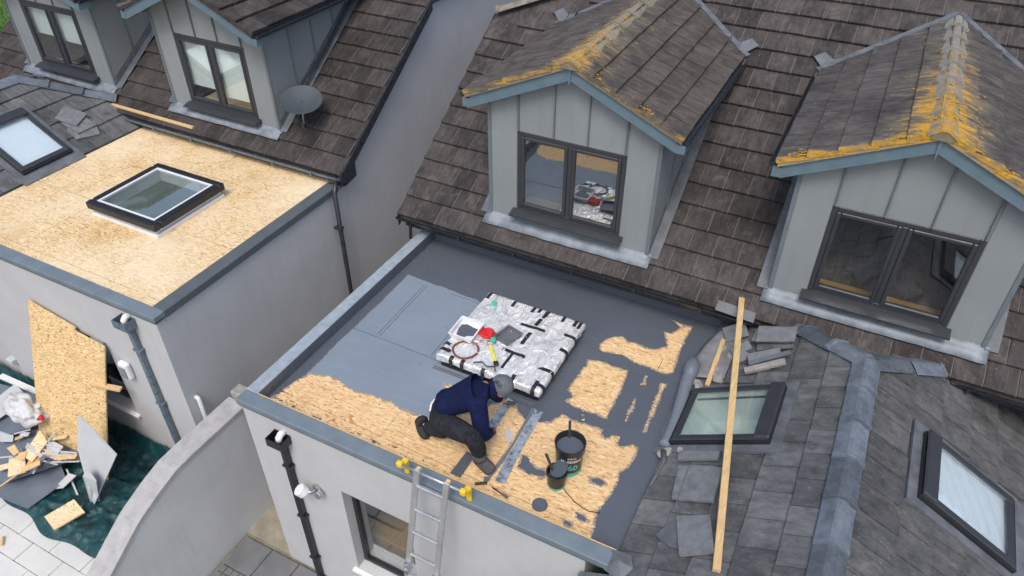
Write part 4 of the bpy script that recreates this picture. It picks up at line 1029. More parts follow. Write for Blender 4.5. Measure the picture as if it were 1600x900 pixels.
def text_mesh(body, size, bold=0):
    cu = bpy.data.curves.new('t', 'FONT'); cu.body = body; cu.size = size; cu.align_x = 'CENTER'; cu.align_y = 'CENTER'; cu.offset = bold; cu.resolution_u = 3
    ob = bpy.data.objects.new('t', cu); COL.objects.link(ob); dg = bpy.context.evaluated_depsgraph_get()
    me = bpy.data.meshes.new_from_object(ob.evaluated_get(dg)); bpy.data.objects.remove(ob); bpy.data.curves.remove(cu)
    bm = bmesh.new(); bm.from_mesh(me); bmesh.ops.triangulate(bm, faces=bm.faces)
    bmesh.ops.subdivide_edges(bm, edges=[e for e in bm.edges if e.calc_length() > size*.3], cuts=2)
    bmesh.ops.triangulate(bm, faces=bm.faces); bm.verts.index_update()
    r_ = ([v.co.copy() for v in bm.verts], [tuple(v.index for v in f.verts) for f in bm.faces]); bm.free(); bpy.data.meshes.remove(me); return r_

# foil-wrapped rooflight
FX0, FX1, FY0, FY1, FT = 1.53, 2.80, 1.51, 2.74, .045
fo = empty('wrapped_rooflight', (2.16, 2.12, DZ), 'square rooflight wrapped in silver foil and black tape on the painted roof', 'rooflight')
q = MB(); q.cbox((FX0+.03, FY0+.03, DZ+.003), (FX1-.03, FY1-.03, DZ+.15), .01); q.build('kerb', 'black', fo)
def ftop(x, y):
    e = min(x-FX0, FX1-x, y-FY0, FY1-y); rnd_ = 0 if e > .022 else (.022-max(e, 0))**2*22
    wr = (1-abs(noise.noise(Vector((x*5+y*2, y*2-x, 2)))))**6
    return FT+.010*wr+.010*noise.noise(Vector((x*5, y*3, 0)))+.006*noise.noise(Vector((x*13, y*11, 3)))+.004*noise.noise(Vector((x*31, y*27, 6)))-rnd_
q = MB(); nn = 96; vs = []; fs = []
for i in range(nn+1):
    for j in range(nn+1):
        x = FX0+(FX1-FX0)*i/nn; y = FY0+(FY1-FY0)*j/nn; vs.append((x, y, ftop(x, y)))
for i in range(nn):
    for j in range(nn): fs.append((i*(nn+1)+j, (i+1)*(nn+1)+j, (i+1)*(nn+1)+j+1, i*(nn+1)+j+1))
def skirt(side):
    o = len(vs); ring = []
    rng = range(nn+1)
    for k in rng:
        idx = {0: k*(nn+1), 1: nn*(nn+1)+k, 2: k*(nn+1)+nn, 3: k}[side]; ring.append(idx)
    nv = {0: (0, -1), 1: (1, 0), 2: (0, 1), 3: (-1, 0)}[side]
    for lv, (dz, out) in enumerate(((-.012, .004), (-.085, .002))):
        for k in rng:
            b = vs[ring[k]]; w_ = .007*noise.noise(Vector((b[0]*14, b[1]*14, lv*5+side)))
            vs.append((b[0]+nv[0]*(out+w_), b[1]+nv[1]*(out+w_), FT+dz+.012*noise.noise(Vector((b[0]*6, b[1]*6, lv+9)))))
    for k in range(nn):
        fs.append((ring[k], ring[k+1], o+k+1, o+k)); fs.append((o+k, o+k+1, o+nn+1+k+1, o+nn+1+k))
for s in range(4): skirt(s)
q.add(vs, fs); q.build('foil', 'foil', fo, smooth=True)
def tape(a, b, w_=.045, over=None):
    """strip of tape lying on the foil; over = direction in which it folds down the side"""
    a = Vector(a+(0,)); b = Vector(b+(0,)); d = (b-a).normalized(); s = Vector((-d.y, d.x, 0))*w_/2
    n_ = 6; v = []; f = []
    for k in range(n_+1):
        p = a+(b-a)*k/n_
        for sg in (-1, 1):
            e = p+s*sg; v.append((e.x, e.y, ftop(min(max(e.x, FX0), FX1), min(max(e.y, FY0), FY1))+.004))
    if over:
        for dz in (-.015, -.10):
            for sg in (-1, 1):
                e = b+s*sg; v.append((e.x+over[0]*.014, e.y+over[1]*.014, FT+dz))
        n_ += 2
    for k in range(n_): f.append((2*k, 2*k+1, 2*k+3, 2*k+2))
    t = MB(); t.add(v, f); o = t.build('tape', 'tape', fo); o.modifiers.new('t', 'SOLIDIFY').thickness = .002
tape((2.33, 2.72), (2.33, 2.58), .04); tape((2.32, 2.56), (2.31, 2.42), .045); tape((2.31, 2.30), (2.30, 2.08), .045); tape((2.29, 1.92), (2.28, 1.64), .035)
tape((2.14, 2.38), (2.45, 2.39), .04); tape((2.15, 1.91), (2.44, 1.90), .045)
for x in (1.56, 1.90, 2.16, 2.24, 2.34, 2.55, 2.70, 2.76): tape((x, 2.62+random.uniform(-.02, .03)), (x, FY1), .04, (0, 1))
for y, l in ((2.45, .14), (2.20, .08), (1.83, .16), (1.60, .10)): tape((FX1-l, y), (FX1, y-.01), .045, (1, 0))
for x, l in ((1.72, .05), (1.86, .05), (2.12, .03), (2.46, .10), (2.72, .13)): tape((x, FY0+l), (x, FY0), .045, (0, -1))
tape((1.66, 1.60), (FX0, 1.62), .05, (-1, 0)); tape((1.60, 1.70), (FX0, 1.72), .04, (-1, 0))
q = MB()
for y, wob in ((1.492, 0), (1.462, .004)): q.tube([(1.5+.14*k, y-.004*k/9+wob*math.sin(k), DZ+.008) for k in range(10)], .008, 6)
q.build('base_trim', 'lead_d', fo)

# things lying on it
def wire_ring(name, c, r_, rt, mat, label, turns=1):
    q = MB(); p = []
    for k in range(28*turns+1):
        a = 2*math.pi*k/28; rr = r_*(1+.05*math.sin(k*.37))
        x, y = c[0]+rr*math.cos(a), c[1]+rr*.95*math.sin(a); p.append((x, y, ftop(x, y)+rt+.004+.004*(k//28)))
    q.tube(p, rt, 6); return thing(q, name, mat, label, 'wire' if rt < .01 else 'lid', smooth=True)
wire_ring('wire_coil', (1.80, 1.70), .145, .0055, 'rust', 'thin brown wire coiled on the foil by the paint tray', 3)
q = MB(); q.lathe([(0, .004), (.125, .004), (.132, .012), (.14, .012), (.14, .0)], (2.57, 1.945, ftop(2.57, 1.945)+.004), 40)
thing(q, 'tub_lid', 'foil', 'round silver lid lying on the right part of the foil', 'lid', smooth=False)
def tray(name, o, ang, sx, sy, h, mats, label, fill=None):
    m = Matrix.Translation(o) @ Matrix.Rotation(ang, 4, 'Z'); q = MB(); t_ = .008; ins = .02
    a = [(-sx, -sy, h), (sx, -sy, h), (sx, sy, h), (-sx, sy, h)]; b = [(-sx+ins, -sy+ins, 0), (sx-ins, -sy+ins, 0), (sx-ins, sy-ins, 0), (-sx+ins, sy-ins, 0)]
    ia = [(x*(1-t_/sx*2), y*(1-t_/sy*2), h) for x, y, z in a]; ib = [(x*.96, y*.96, .006) for x, y, z in b]
    v = [m @ Vector(p) for p in a+b+ia+ib]; f = [(4, 5, 6, 7), (12, 13, 14, 15)]
    for k in range(4): j = (k+1) % 4; f += [(k, j, 4+j, 4+k), (8+j, 8+k, k, j), (12+k, 12+j, 8+j, 8+k)]
    r_ = empty(name, o, label, 'tray'); q.add(v, f); q.build('pan', mats, r_)
    if fill:
        q = MB(); pts = [(-sx*.55, -sy*.55), (0, -sy*.75), (sx*.25, -sy*.4), (sx*.75, -sy*.2), (sx*.78, sy*.45), (sx*.2, sy*.5), (-sx*.3, sy*.62), (-sx*.7, sy*.45), (-sx*.72, 0)]
        q.prism([m @ Vector((x, y, .008)) for x, y in pts], (0, 0, .01)); q.build('paint', fill, r_)
    return r_
tray('paint_tray', (1.66, 1.965, FT+.012), .03, .15, .17, .065, 'white', 'white paint tray with dark grey paint on the foil', 'paint2')
tray('paint_tray', (2.12, 2.10, FT+.010), -.25, .11, .135, .045, 'lead_d', 'small grey paint tray in the middle of the foil')
q = MB(); n_ = 9
for k in range(5):
    y = 1.985+.028*k; q.tube([(1.79+.03*j, y+.010*math.sin(j*1.7+k*2), FT+.028+.016*math.sin(j*1.3+k)) for j in range(7)], [.012, .019, .02, .017, .02, .018, .010], 7)
thing(q, 'red_cloth', 'red', 'crumpled red rag beside the white paint tray', 'rag', smooth=True)
for (x, y, lab) in ((2.00, 1.97, 'green cap near the red rag on the foil'), (1.70, 2.55, 'pale green cap at the far left of the foil')):
    q = MB(); q.lathe([(0, .03), (.028, .03), (.034, .022), (.034, 0), (0, 0)], (x, y, ftop(x, y)+.004), 16); thing(q, 'bottle_cap', 'green', lab, 'cap')
br = empty('paint_brush', (2.05, 1.72, FT), 'yellow-handled brush lying on the foil behind the worker', 'brush')
bar((2.01, 1.88, FT+.03), (2.19, 1.67, FT+.035), .036, .018, .006).build('handle', 'lime', br)
bar((2.19, 1.67, FT+.035), (2.235, 1.615, FT+.036), .055, .024, .006).build('bristles', 'tape', br)
q = MB(); q.tube([(2.04+.02*k, 1.87-.026*k, FT+.022) for k in range(7)], .006, 6); thing(q, 'green_stick', 'green', 'thin green stick under the yellow-handled brush', 'stick')
q = MB(); q.tube([(1.98, 1.56, FT+.02), (2.06, 1.60, FT+.03), (2.14, 1.57, FT+.02), (2.22, 1.60, FT+.03), (2.25, 1.55, FT+.02)], .007, 6); thing(q, 'cord_scrap', 'string', 'dark cord trailing along the front of the foil', 'cord', smooth=True)
q = MB()
for k in range(9):
    a = random.uniform(0, 6.28); x, y = 1.93+random.uniform(-.08, .09), 1.88+random.uniform(-.05, .05)
    q.tube([(x, y, FT+.02), (x+.04*math.cos(a), y+.04*math.sin(a), FT+.04), (x+.07*math.cos(a+.5), y+.07*math.sin(a+.5), FT+.02)], .006, 5)
thing(q, 'foil_scraps', 'chrome', 'loose crumpled foil scraps between tray and brush', 'foil')
q = MB(); bar((2.06, 1.80, FT+.02), (1.93, 1.70, FT+.025), .012, .012, .003, mb=q); thing(q, 'bristle_stick', 'white', 'short white stick between wire coil and brush', 'stick')

# metal strips on the boards
def strip(pts, label, mat='strip', name='metal_strip', th=.004, z=DZ+.008):
    return thing(MB().prism([(x, y, z) for x, y in pts], (0, 0, th)), name, mat, label, 'strip')
strip([(2.79, 1.43), (2.89, 1.425), (2.905, .98), (2.925, .70), (2.955, .43), (2.85, .425), (2.83, .70), (2.82, .98)], 'long bare metal strip lying to the right of the worker')
strip([(2.465, 1.44), (2.53, 1.43), (2.555, .96), (2.45, .97)], 'metal strip the worker is pressing down')
strip([(2.435, .61), (2.535, .59), (2.54, .30), (2.425, .30)], 'short dark strip under the worker front boot', 'paint2')
strip([(2.755, 1.43), (2.789, 1.43), (2.82, .70), (2.80, .42), (2.765, .42), (2.79, .9)], 'narrow dark tape edge along the long metal strip', 'sheet', z=DZ+.006)
q = MB(); q.prism([(2.63, 1.02, DZ+.006), (2.68, 1.06, DZ+.006), (2.75, 1.0, DZ+.006), (2.77, .88, DZ+.006), (2.755, .87, DZ+.006), (2.70, .95, DZ+.006)], (0, 0, .003)); thing(q, 'foil_offcut', 'sheet_l', 'curled pale foil offcut between the two metal strips', 'offcut')
# paint tubs
def bucket(name, c, r0, r1, h, label, cat, wall='black', fill=.72, handle=True, words=None):
    r_ = empty(name, c, label, cat); x, y, z = c
    q = MB(); q.lathe([(0, .0), (r0, .0), (r0+.002, .01), (r1, h-.04), (r1+.006, h-.035), (r1+.006, h-.012), (r1+.009, h), (r1-.004, h), (r1-.008, h-.01), (r0*.96+(r1-r0)*fill, h*fill), (0, h*fill)], c, 40, 0); q.build('tub', wall, r_, smooth=False)
    q = MB(); q.lathe([(0, h*fill+.003), (r0*.96+(r1-r0)*fill-.002, h*fill+.003)], c, 40); q.build('paint', 'paint2', r_)
    q = MB(); q.lathe([(r0+.001, .002), (r0+.0035, .002), (r0+.004+(r1-r0)*.14, h*.14), (r0+.001+(r1-r0)*.14, h*.14)], c, 40); q.build('base_band', 'teal', r_)
    if handle:
        q = MB(); p = []
        for k in range(15):
            a = math.pi*k/14; p.append((x+(r1+.012)*math.cos(a), y-(r1+.010)*math.sin(a)*.45-.0, z+h-.03-(r1+.02)*math.sin(a)*.95))
        q.tube(p, .003, 6); q.build('handle', 'chrome', r_)
    if words:
        for body, size, zz, mat, bold, a0 in words:
            v, f = text_mesh(body, size, bold); q = MB(); out = []
            for p in v:
                zq = zz+p.y; rr = r0+(r1-r0)*(zq/h)+.0025; a = a0+p.x/rr; out.append((x+rr*math.cos(a), y+rr*math.sin(a), z+zq))
            q.add(out, f); q.build('lettering', mat, r_)
    return r_
bucket('paint_bucket', (3.41, .90, DZ+.001), .118, .142, .37, 'large black paint bucket with teal lettering beside the small pail', 'bucket', fill=.80,
       words=[('HARDSEAL', .045, .235, 'white', .0012, R(-58)), ('ACRYLIC', .022, .285, 'white', .0006, R(-58)), ('60', .105, .135, 'teal', .002, R(-52))])
bucket('paint_pail', (3.385, .665, DZ+.001), .082, .094, .19, 'small black pail with a paint brush and tilted lid in it', 'pail', fill=.5)
q = MB(); m = Matrix.Translation((3.40, .69, DZ+.20)) @ Matrix.Rotation(R(-28), 4, 'Y') @ Matrix.Rotation(R(14), 4, 'X')
q.lathe([(0, 0), (.088, 0), (.094, .006), (.094, .016), (.086, .016), (.084, .008), (0, .008)], (0, 0, 0), 28, mat=m); thing(q, 'pail_lid', 'paint2', 'tilted dark lid resting across the small pail', 'lid')
br = empty('paint_brush', (3.3, .66, DZ+.1), 'dark brush handle standing up out of the small pail', 'brush')
bar((3.36, .665, DZ+.13), (3.25, .70, DZ+.33), .03, .02, .006, Vector((0, 1, 0))).build('handle', 'string', br)
bar((3.385, .66, DZ+.07), (3.36, .665, DZ+.13), .06, .022, .005, Vector((0, 1, 0))).build('bristles', 'tape', br)
br = empty('paint_brush', (3.35, 1.0, DZ+.3), 'brush handle poking up behind the large paint bucket', 'brush')
bar((3.36, 1.0, DZ+.28), (3.33, 1.06, DZ+.47), .026, .018, .006, Vector((0, 1, 0))).build('handle', 'string', br)
bar((3.375, .97, DZ+.20), (3.36, 1.0, DZ+.28), .05, .02, .006, Vector((0, 1, 0))).build('bristles', 'tape', br)
q = MB(); q.lathe([(0, .006), (.062, .006), (.066, .012), (.072, .012), (.074, .0), (0, 0)], (3.35, .375, DZ+.004), 32); thing(q, 'pail_lid', 'paint2', 'round grey pail lid lying flat near the front edge', 'lid')
q = MB(); q.tube([(3.44, .66, DZ+.01), (3.52, .61, DZ+.008), (3.61, .56, DZ+.008), (3.70, .53, DZ+.008), (3.78, .52, DZ+.008), (3.88, .55, DZ+.008)], .004, 6); thing(q, 'dark_string', 'string', 'thin dark string lying on the boards below the buckets', 'string', smooth=True)
sc_ = empty('filling_knife', (2.77, .33, DZ), 'grey filling knife lying near the front edge of the roof', 'knife')
MB().prism([(2.74, .42, DZ+.012), (2.80, .43, DZ+.012), (2.80, .36, DZ+.012), (2.76, .36, DZ+.012)], (0, 0, .003)).build('blade', 'lead_d', sc_)
bar((2.70, .30, DZ+.014), (2.80, .36, DZ+.016), .03, .018, .006).build('handle', 'string', sc_)
sc_ = empty('scraper', (2.95, .33, DZ), 'slim scraper lying right of the filling knife', 'scraper')
bar((2.86, .345, DZ+.010), (2.98, .32, DZ+.010), .014, .012, .004).build('handle', 'string', sc_)
MB().prism([(2.98, .335, DZ+.008), (3.05, .33, DZ+.008), (3.05, .29, DZ+.008), (2.98, .305, DZ+.008)], (0, 0, .003)).build('blade', 'lead_d', sc_)
cl = empty('roof_clip', (3.29, 1.55, DZ), 'small bright metal clip standing on the grey paint', 'clip')
bar((3.27, 1.57, DZ+.02), (3.31, 1.50, DZ+.02), .04, .03, .004).build('plate', 'chrome', cl); bar((3.265, 1.585, DZ+.005), (3.265, 1.585, DZ+.07), .03, .008, .002, Vector((0, 1, 0))).build('tab', 'chrome', cl)

# ladder against the front edge
la = empty('ladder', (2.49, -.98, GB), 'aluminium ladder leaning on the front edge with yellow bumper ends', 'ladder')
lz = lambda z: -.079-.281*(.287-z)
for x in (2.335, 2.645): bar((x, lz(.29), .29), (x, lz(GB+.02), GB+.02), .026, .062, .005, Vector((1, 0, 0))).build('stile', 'alu', la)
z = .125
while z > GB+.2:
    q = MB(); y = lz(z); q.cbox((2.346, y-.017, z-.014), (2.634, y+.017, z+.014), .006); q.build('rung', 'alu', la); z -= .259
for z in (-.78, -.84):
    for x in (2.335, 2.645): q = MB(); q.cbox((x-.026, lz(z)-.05, z-.03), (x+.026, lz(z)+.045, z+.04), .006); q.build('joint_clamp', 'chrome', la)
q = MB(); q.tube([(2.16, -.062, .235), (2.80, -.062, .235)], .015, 10); bar_ = q.build('stand_off_bar', 'alu', la, smooth=True)
for x in (2.335, 2.645): q = MB(); q.cbox((x-.02, -.09, .21), (x+.02, -.035, .29), .004); q.build('bracket', 'timber', la)
for x in (2.13, 2.80):
    q = MB(); q.cbox((x-.030, -.085, .20), (x+.030, -.035, .262), .010); q.cbox((x-.03, -.031, .13), (x+.03, .045, .205), .010); q.cbox((x-.026, .02, .0015), (x+.026, .05, .135), .006); q.build('bumper', 'yellow', la)

# lights on the walls
wl_ = empty('wall_light', (.80, .03, -1.0), 'small steel spotlight with pale round head beside the black downpipe', 'light')
q = MB(); q.lathe([(0, 0), (.055, 0), (.055, .02), (.03, .03), (0, .03)], (.86, .03, -1.0), 20, mat=Matrix.Rotation(R(90), 4, 'X')); q.build('back_plate', 'chrome', wl_, smooth=False)
q = MB(); q.tube([(.86, .0, -1.0), (.85, -.05, -1.0), (.80, -.08, -.97)], .018, 10); q.build('arm', 'chrome', wl_, smooth=True)
m = Matrix.Translation((.76, -.10, -.97)) @ Matrix.Rotation(R(-30), 4, 'Y') @ Matrix.Rotation(R(20), 4, 'X')
q = MB(); q.lathe([(0, .05), (.06, .05), (.068, .045), (.068, -.03), (.05, -.06), (0, -.06)], (0, 0, 0), 24, mat=m); q.build('lamp_head', 'white', wl_)
q = MB(); q.lathe([(0, 0), (.045, 0), (.045, .05), (.035, .055), (0, .055)], (.92, -.0, -1.03), 18, mat=Matrix.Rotation(R(75), 4, 'X')); q.build('sensor', 'chrome', wl_)
wl_ = empty('wall_light', (-2.24, .27, -.8), 'white bulkhead light with grey lens on the left house wall', 'light')
q = MB(); q.cbox((-2.33, .19, -.93), (-2.17, .275, -.66), .025); q.build('case', 'white', wl_); q = MB(); q.cbox((-2.30, .176, -.90), (-2.20, .192, -.72), .006); q.build('lens', 'lead', wl_)
q = MB(); q.cbox((-5.28, .20, -2.0), (-5.14, .325, -1.9), .012); thing(q, 'junction_box', 'sheet_l', 'small cream box low on the left house wall', 'box')

# satellite dish
di = empty('satellite_dish', (-2.2, 4.05, .95), 'grey satellite dish mounted beside the left house dormer', 'satellite dish')
dc = Vector((-2.06, 3.88, 1.36)); ax = Vector((.26, -.30, .91)).normalized(); mm = ax.to_track_quat('Z', 'Y').to_matrix().to_4x4(); mm.translation = dc
q = MB(); prof = [(0, -.045)]+[(.285*k/8, -.045+.06*(k/8)**2) for k in range(1, 9)]+[(.292, .018), (.292, .008)]+[(.285*k/8, -.055+.06*(k/8)**2) for k in range(8, 0, -1)]+[(0, -.055)]
q.lathe(prof, (0, 0, 0), 40, mat=mm @ Matrix.Diagonal((1.0, .92, 1, 1))); q.build('reflector', 'dish', di, smooth=True)
low = mm @ Vector((0, -.265, .01)); foc = low+Vector((.10, -.12, -.06))
q = MB(); q.tube([low, low*.5+foc*.5+Vector((0, 0, -.03)), foc], .011, 8); q.build('feed_arm', 'dish', di)
q = MB(); q.tube([foc, foc-ax*.09], [.026, .032], 12); q.build('feed_horn', 'black', di)
bk = mm @ Vector((0, 0, -.05))
q = MB(); q.tube([bk, bk+Vector((-.09, .12, -.05)), (-2.46, 4.06, 1.28)], .02, 8); q.tube([bk, (-2.25, 3.98, 1.0)], .014, 8); q.build('bracket', 'black', di)
# cables up the cheek of that dormer
for k in range(2):
    q = MB(); q.tube([(-2.43+.035*k, 4.1+.45*j, zA(4.1+.45*j)+.13+.03*k+.02*math.sin(j*2+k)) for j in range(5)], .012, 6); thing(q, 'cable', 'black', ['thin black cable close against the dormer cheek by the dish', 'thin black cable lying outside the other one by the dish'][k], 'cable', smooth=True)

# rooflight standing on the left house roof
rl = empty('rooflight', (-3.1, 1.98, CZ), 'square black-framed glass rooflight on the bare strand board roof', 'rooflight')
X0, X1, Y0, Y1 = -3.735, -2.48, 1.375, 2.585
q = MB(); i_ = .06; zt = CZ+.09
for a, b in (((X0+i_, Y0+i_), (X1-i_, Y0+i_+.05)), ((X0+i_, Y1-i_-.05), (X1-i_, Y1-i_)), ((X0+i_, Y0+i_+.051), (X0+i_+.05, Y1-i_-.051)), ((X1-i_-.05, Y0+i_+.051), (X1-i_, Y1-i_-.051))): q.cbox((a[0], a[1], CZ-.010), (b[0], b[1], zt), .003)
q.cbox((X0+.03, Y0+.02, CZ-.011), (X1-.02, Y0+.058, CZ+.035), .004); q.cbox((X1-.058, Y0+.06, CZ-.011), (X1-.02, Y1-.03, CZ+.035), .004); q.build('kerb', 'white', rl)
q = MB(); w_ = .105; zt2 = CZ+.20
for a, b in (((X0, Y0), (X1, Y0+w_)), ((X0, Y1-w_), (X1, Y1)), ((X0, Y0+w_), (X0+w_, Y1-w_)), ((X1-w_, Y0+w_), (X1, Y1-w_))): q.cbox((a[0], a[1], zt), (b[0], b[1], zt2), .016)
q.build('frame', 'black', rl)
q = MB(); q.box((X0+w_, Y0+w_, zt2-.02), (X1-w_, Y0+w_+.03, zt2-.008)); q.box((X0+w_, Y1-w_-.03, zt2-.02), (X1-w_, Y1-w_, zt2-.008)); q.box((X0+w_, Y0+w_+.03, zt2-.02), (X0+w_+.03, Y1-w_-.03, zt2-.008)); q.box((X1-w_-.03, Y0+w_+.03, zt2-.02), (X1-w_, Y1-w_-.03, zt2-.008)); q.build('glazing_bead', 'white', rl)
q = MB(); q.box((X0+w_-.01, Y0+w_-.01, zt2-.028), (X1-w_+.01, Y1-w_+.01, zt2-.021)); q.build('glass_pane', 'glass_r', rl)
q = MB(); a = .115; v = [(X0+a, Y0+a, zt2-.03), (X1-a, Y0+a, zt2-.03), (X1-a, Y1-a, zt2-.03), (X0+a, Y1-a, zt2-.03), (X0+a, Y0+a, CZ-.008), (X1-a, Y0+a, CZ-.008), (X1-a, Y1-a, CZ-.008), (X0+a, Y1-a, CZ-.008)]
q.add(v, [(0, 1, 5, 4), (1, 2, 6, 5), (2, 3, 7, 6), (3, 0, 4, 7)]); q.build('shaft_lining', 'white', rl); q = MB(); q.add([(p[0], p[1], CZ-.006) for p in v[:4]], [(0, 1, 2, 3)]); q.build('shaft_cover', 'room', rl)

# timber and loose tiles
thing(bar((-6.42, 3.54, .665), (-4.0, 3.52, .665), .045, .035), 'timber_batten', 'timber', 'long pale timber batten lying along the eaves of the left house', 'timber')
slp = lambda x, h=0: -.09+(x-4.20)*TS+h
thing(bar((4.985, .10, slp(4.985, .055)), (4.36, 3.46, .475), .062, .045, .003), 'timber_batten', 'timber2', 'long weathered batten leaning from the tiles up to the eaves', 'timber')
thing(bar((4.33, 2.42, slp(4.33, .05)), (4.30, 3.22, slp(4.30, .06)), .05, .032), 'timber_batten', 'timber', 'short pale batten lying left of the long leaning batten', 'timber')
tn = Vector((-SS, 0, CS))
def loose(name, pts, h, th, mat, label, cat='tile', tilt=0):
    p = [Vector((x, y, slp(x, h+tilt*(k in (0, 1))))) for k, (x, y) in enumerate(pts)]
    return thing(plate(p, th, nrm=tn), name, mat, label, cat)
loose('roof_tile', [(4.35, 1.295), (4.70, 1.305), (4.69, 1.41), (4.33, 1.41)], .075, .026, 'slate_l', 'narrow loose tile just below the left roof window')
loose('roof_tile', [(4.435, .835), (4.70, .82), (4.69, 1.24), (4.38, 1.235)], .050, .026, 'slate_l', 'loose tile half hidden under a bigger loose tile')
loose('roof_tile', [(4.50, .80), (4.785, .785), (4.765, 1.19), (4.485, 1.215)], .085, .028, 'slate_l', 'big loose tile in the middle, below the narrow one')
loose('roof_tile', [(4.675, .20), (4.925, .265), (4.80, .635), (4.54, .60)], .085, .028, 'slate_l', 'loose tile lowest on the slope, next to the foot of the long batten')
loose('lead_piece', [(4.43, .405), (4.47, .50), (4.53, .56), (4.56, .62), (4.62, .5), (4.645, .285), (4.58, .30), (4.50, .35)], .045, .02, 'lead_d', 'crumpled dull lead piece under the lowest loose tile', 'lead')
# heap of broken tiles by the eaves
HP = 'broken tiles heaped at the top of the slope'
def rot_tile(c, yaw, pitch, roll, sx, sy, th, mat, label, name='roof_tile'):
    m = Matrix.Translation(c) @ Matrix.Rotation(yaw, 4, 'Z') @ Matrix.Rotation(pitch, 4, 'X') @ Matrix.Rotation(roll, 4, 'Y')
    return thing(MB().cbox((-sx/2, -sy/2, -th/2), (sx/2, sy/2, th/2), .004, mat=m), name, mat, label, 'tile', HP)
s0 = R(-29)
rot_tile((4.83, 3.06, slp(4.83, .19)), .05, R(4), s0*.75, .40, .22, .03, 'slate_l', 'grey tile on top of the heap by the eaves')
rot_tile((4.80, 3.12, slp(4.80, .15)), -.1, R(2), s0*.8, .40, .26, .03, 'slate_l', 'second tile from the top of the heap by the eaves')
rot_tile((4.84, 3.05, slp(4.84, .11)), .18, R(6), s0*.85, .38, .26, .03, 'slate', 'third tile down in the heap by the eaves')
rot_tile((4.74, 3.0, slp(4.74, .06)), -.35, R(8), s0, .36, .22, .028, 'slate', 'lowest tile of the heap by the eaves, sticking out to the left')
rot_tile((4.80, 2.78, slp(4.80, .05)), .35, R(14), s0, .34, .24, .026, 'slate_l', 'flat tile lying right below the heap, above the edge-on pieces')
rot_tile((4.84, 2.76, slp(4.84, .10)), .42, R(8), s0, .44, .05, .03, 'lead_d', 'thin upper broken strip above the left roof window')
rot_tile((4.82, 2.66, slp(4.82, .07)), .33, R(4), s0, .42, .07, .04, 'rubble', 'thick pale lower broken strip above the left roof window')
rot_tile((4.72, 2.64, slp(4.72, .035)), .25, R(4), s0, .36, .08, .03, 'slate', 'dark broken strip under the pale one above the roof window')
rot_tile((4.56, 2.95, slp(4.56, .06)), .8, R(10), s0, .22, .2, .026, 'slate_l', 'broken tile corner just right of the long batten')
rot_tile((4.40, 3.30, slp(4.40, .10)), .5, R(12), s0, .26, .2, .026, 'slate_l', 'broken tile piece left of the long batten under the eaves')
for k, (x, y, s) in enumerate(((4.44, 2.95, .05), (4.41, 2.55, .06), (4.25, 2.42, .045), (4.36, 2.72, .04), (4.20, 2.50, .05), (4.34, 3.08, .045), (4.22, 1.44, .05), (4.17, 1.40, .04), (4.33, 1.46, .035))):
    bm = bmesh.new(); bmesh.ops.create_icosphere(bm, subdivisions=2, radius=s)
    q = MB(); bm.verts.index_update()
    q.add([(v.co*(1+.5*noise.noise(v.co*18+Vector((k, 0, 0))))*Vector((1, 1.2, .6)) if False else Vector((v.co.x, v.co.y*1.2, v.co.z*.6))*(1+.5*noise.noise(v.co*18+Vector((k*3, 0, 0)))))+Vector((x, y, slp(x, .02+s*.3))) for v in bm.verts], [tuple(v.index for v in f.verts) for f in bm.faces]); bm.free()
    thing(q, 'mortar_lump', 'rubble', ['pale mortar lump beside the long batten', 'largest mortar lump at the foot of the short batten', 'mortar lump at the end of the lead roll', 'mortar lump halfway along the short batten', 'small mortar lump at the tip of the lead roll', 'mortar lump near the top of the short batten', 'mortar lump below the roof window corner', 'small mortar lump at the flat roof edge', 'tiny mortar lump under the roof window frame'][k], 'rubble')
# felt flap and rolled lead along the joint of the two roofs
q = MB(); rows = []; cols_ = 14
edge = [(4.09, 2.55), (4.06, 2.70), (4.07, 2.95), (4.10, 3.16), (4.16, 3.32), (4.24, 3.46)]
vs = []; fs = []
for i in range(cols_+1):
    t_ = i/cols_*(len(edge)-1); k = min(int(t_), len(edge)-2); f_ = t_-k
    ex, ey = edge[k][0]+(edge[k+1][0]-edge[k][0])*f_, edge[k][1]+(edge[k+1][1]-edge[k][1])*f_
    for j in range(7):
        u = j/6; x = ex+(4.47-ex)*u; y = ey-.02*u
        vs.append((x, y, max(slp(x), DZ)+.055*math.sin(math.pi*min(1, u*1.25+.1))*(1-u*.5)+.02*noise.noise(Vector((x*9, y*9, 2)))+.025))
for i in range(cols_):
    for j in range(6): fs.append((i*7+j, (i+1)*7+j, (i+1)*7+j+1, i*7+j+1))
q.add(vs, fs); o = thing(q, 'felt_flap', 'felt', 'torn grey roofing felt folded back at the top of the joint', 'felt', smooth=True); o.modifiers.new('t', 'SOLIDIFY').thickness = .008
q = MB(); p = []; rs = []
for k in range(26):
    t_ = k/25; y = 1.50+1.06*t_; p.append((4.165+.015*math.sin(t_*5)-.04*t_, y, DZ+.085+.05*t_*t_)); rs.append(.055+.012*t_+(.004 if k % 2 else 0))
q.tube(p, rs, 16); thing(q, 'lead_roll', 'mesh_roll', 'long grey roll of sheet lead lying along the tile edge', 'lead', smooth=True)
q = MB(); q.tube([(4.12, 2.48, DZ+.13), (4.11, 2.60, DZ+.16), (4.10, 2.70, DZ+.17), (4.11, 2.78, DZ+.15)], [.06, .085, .075, .03], 12); thing(q, 'lead_bundle', 'sheet', 'dark bunched lead at the upper end of the roll', 'lead', smooth=True)
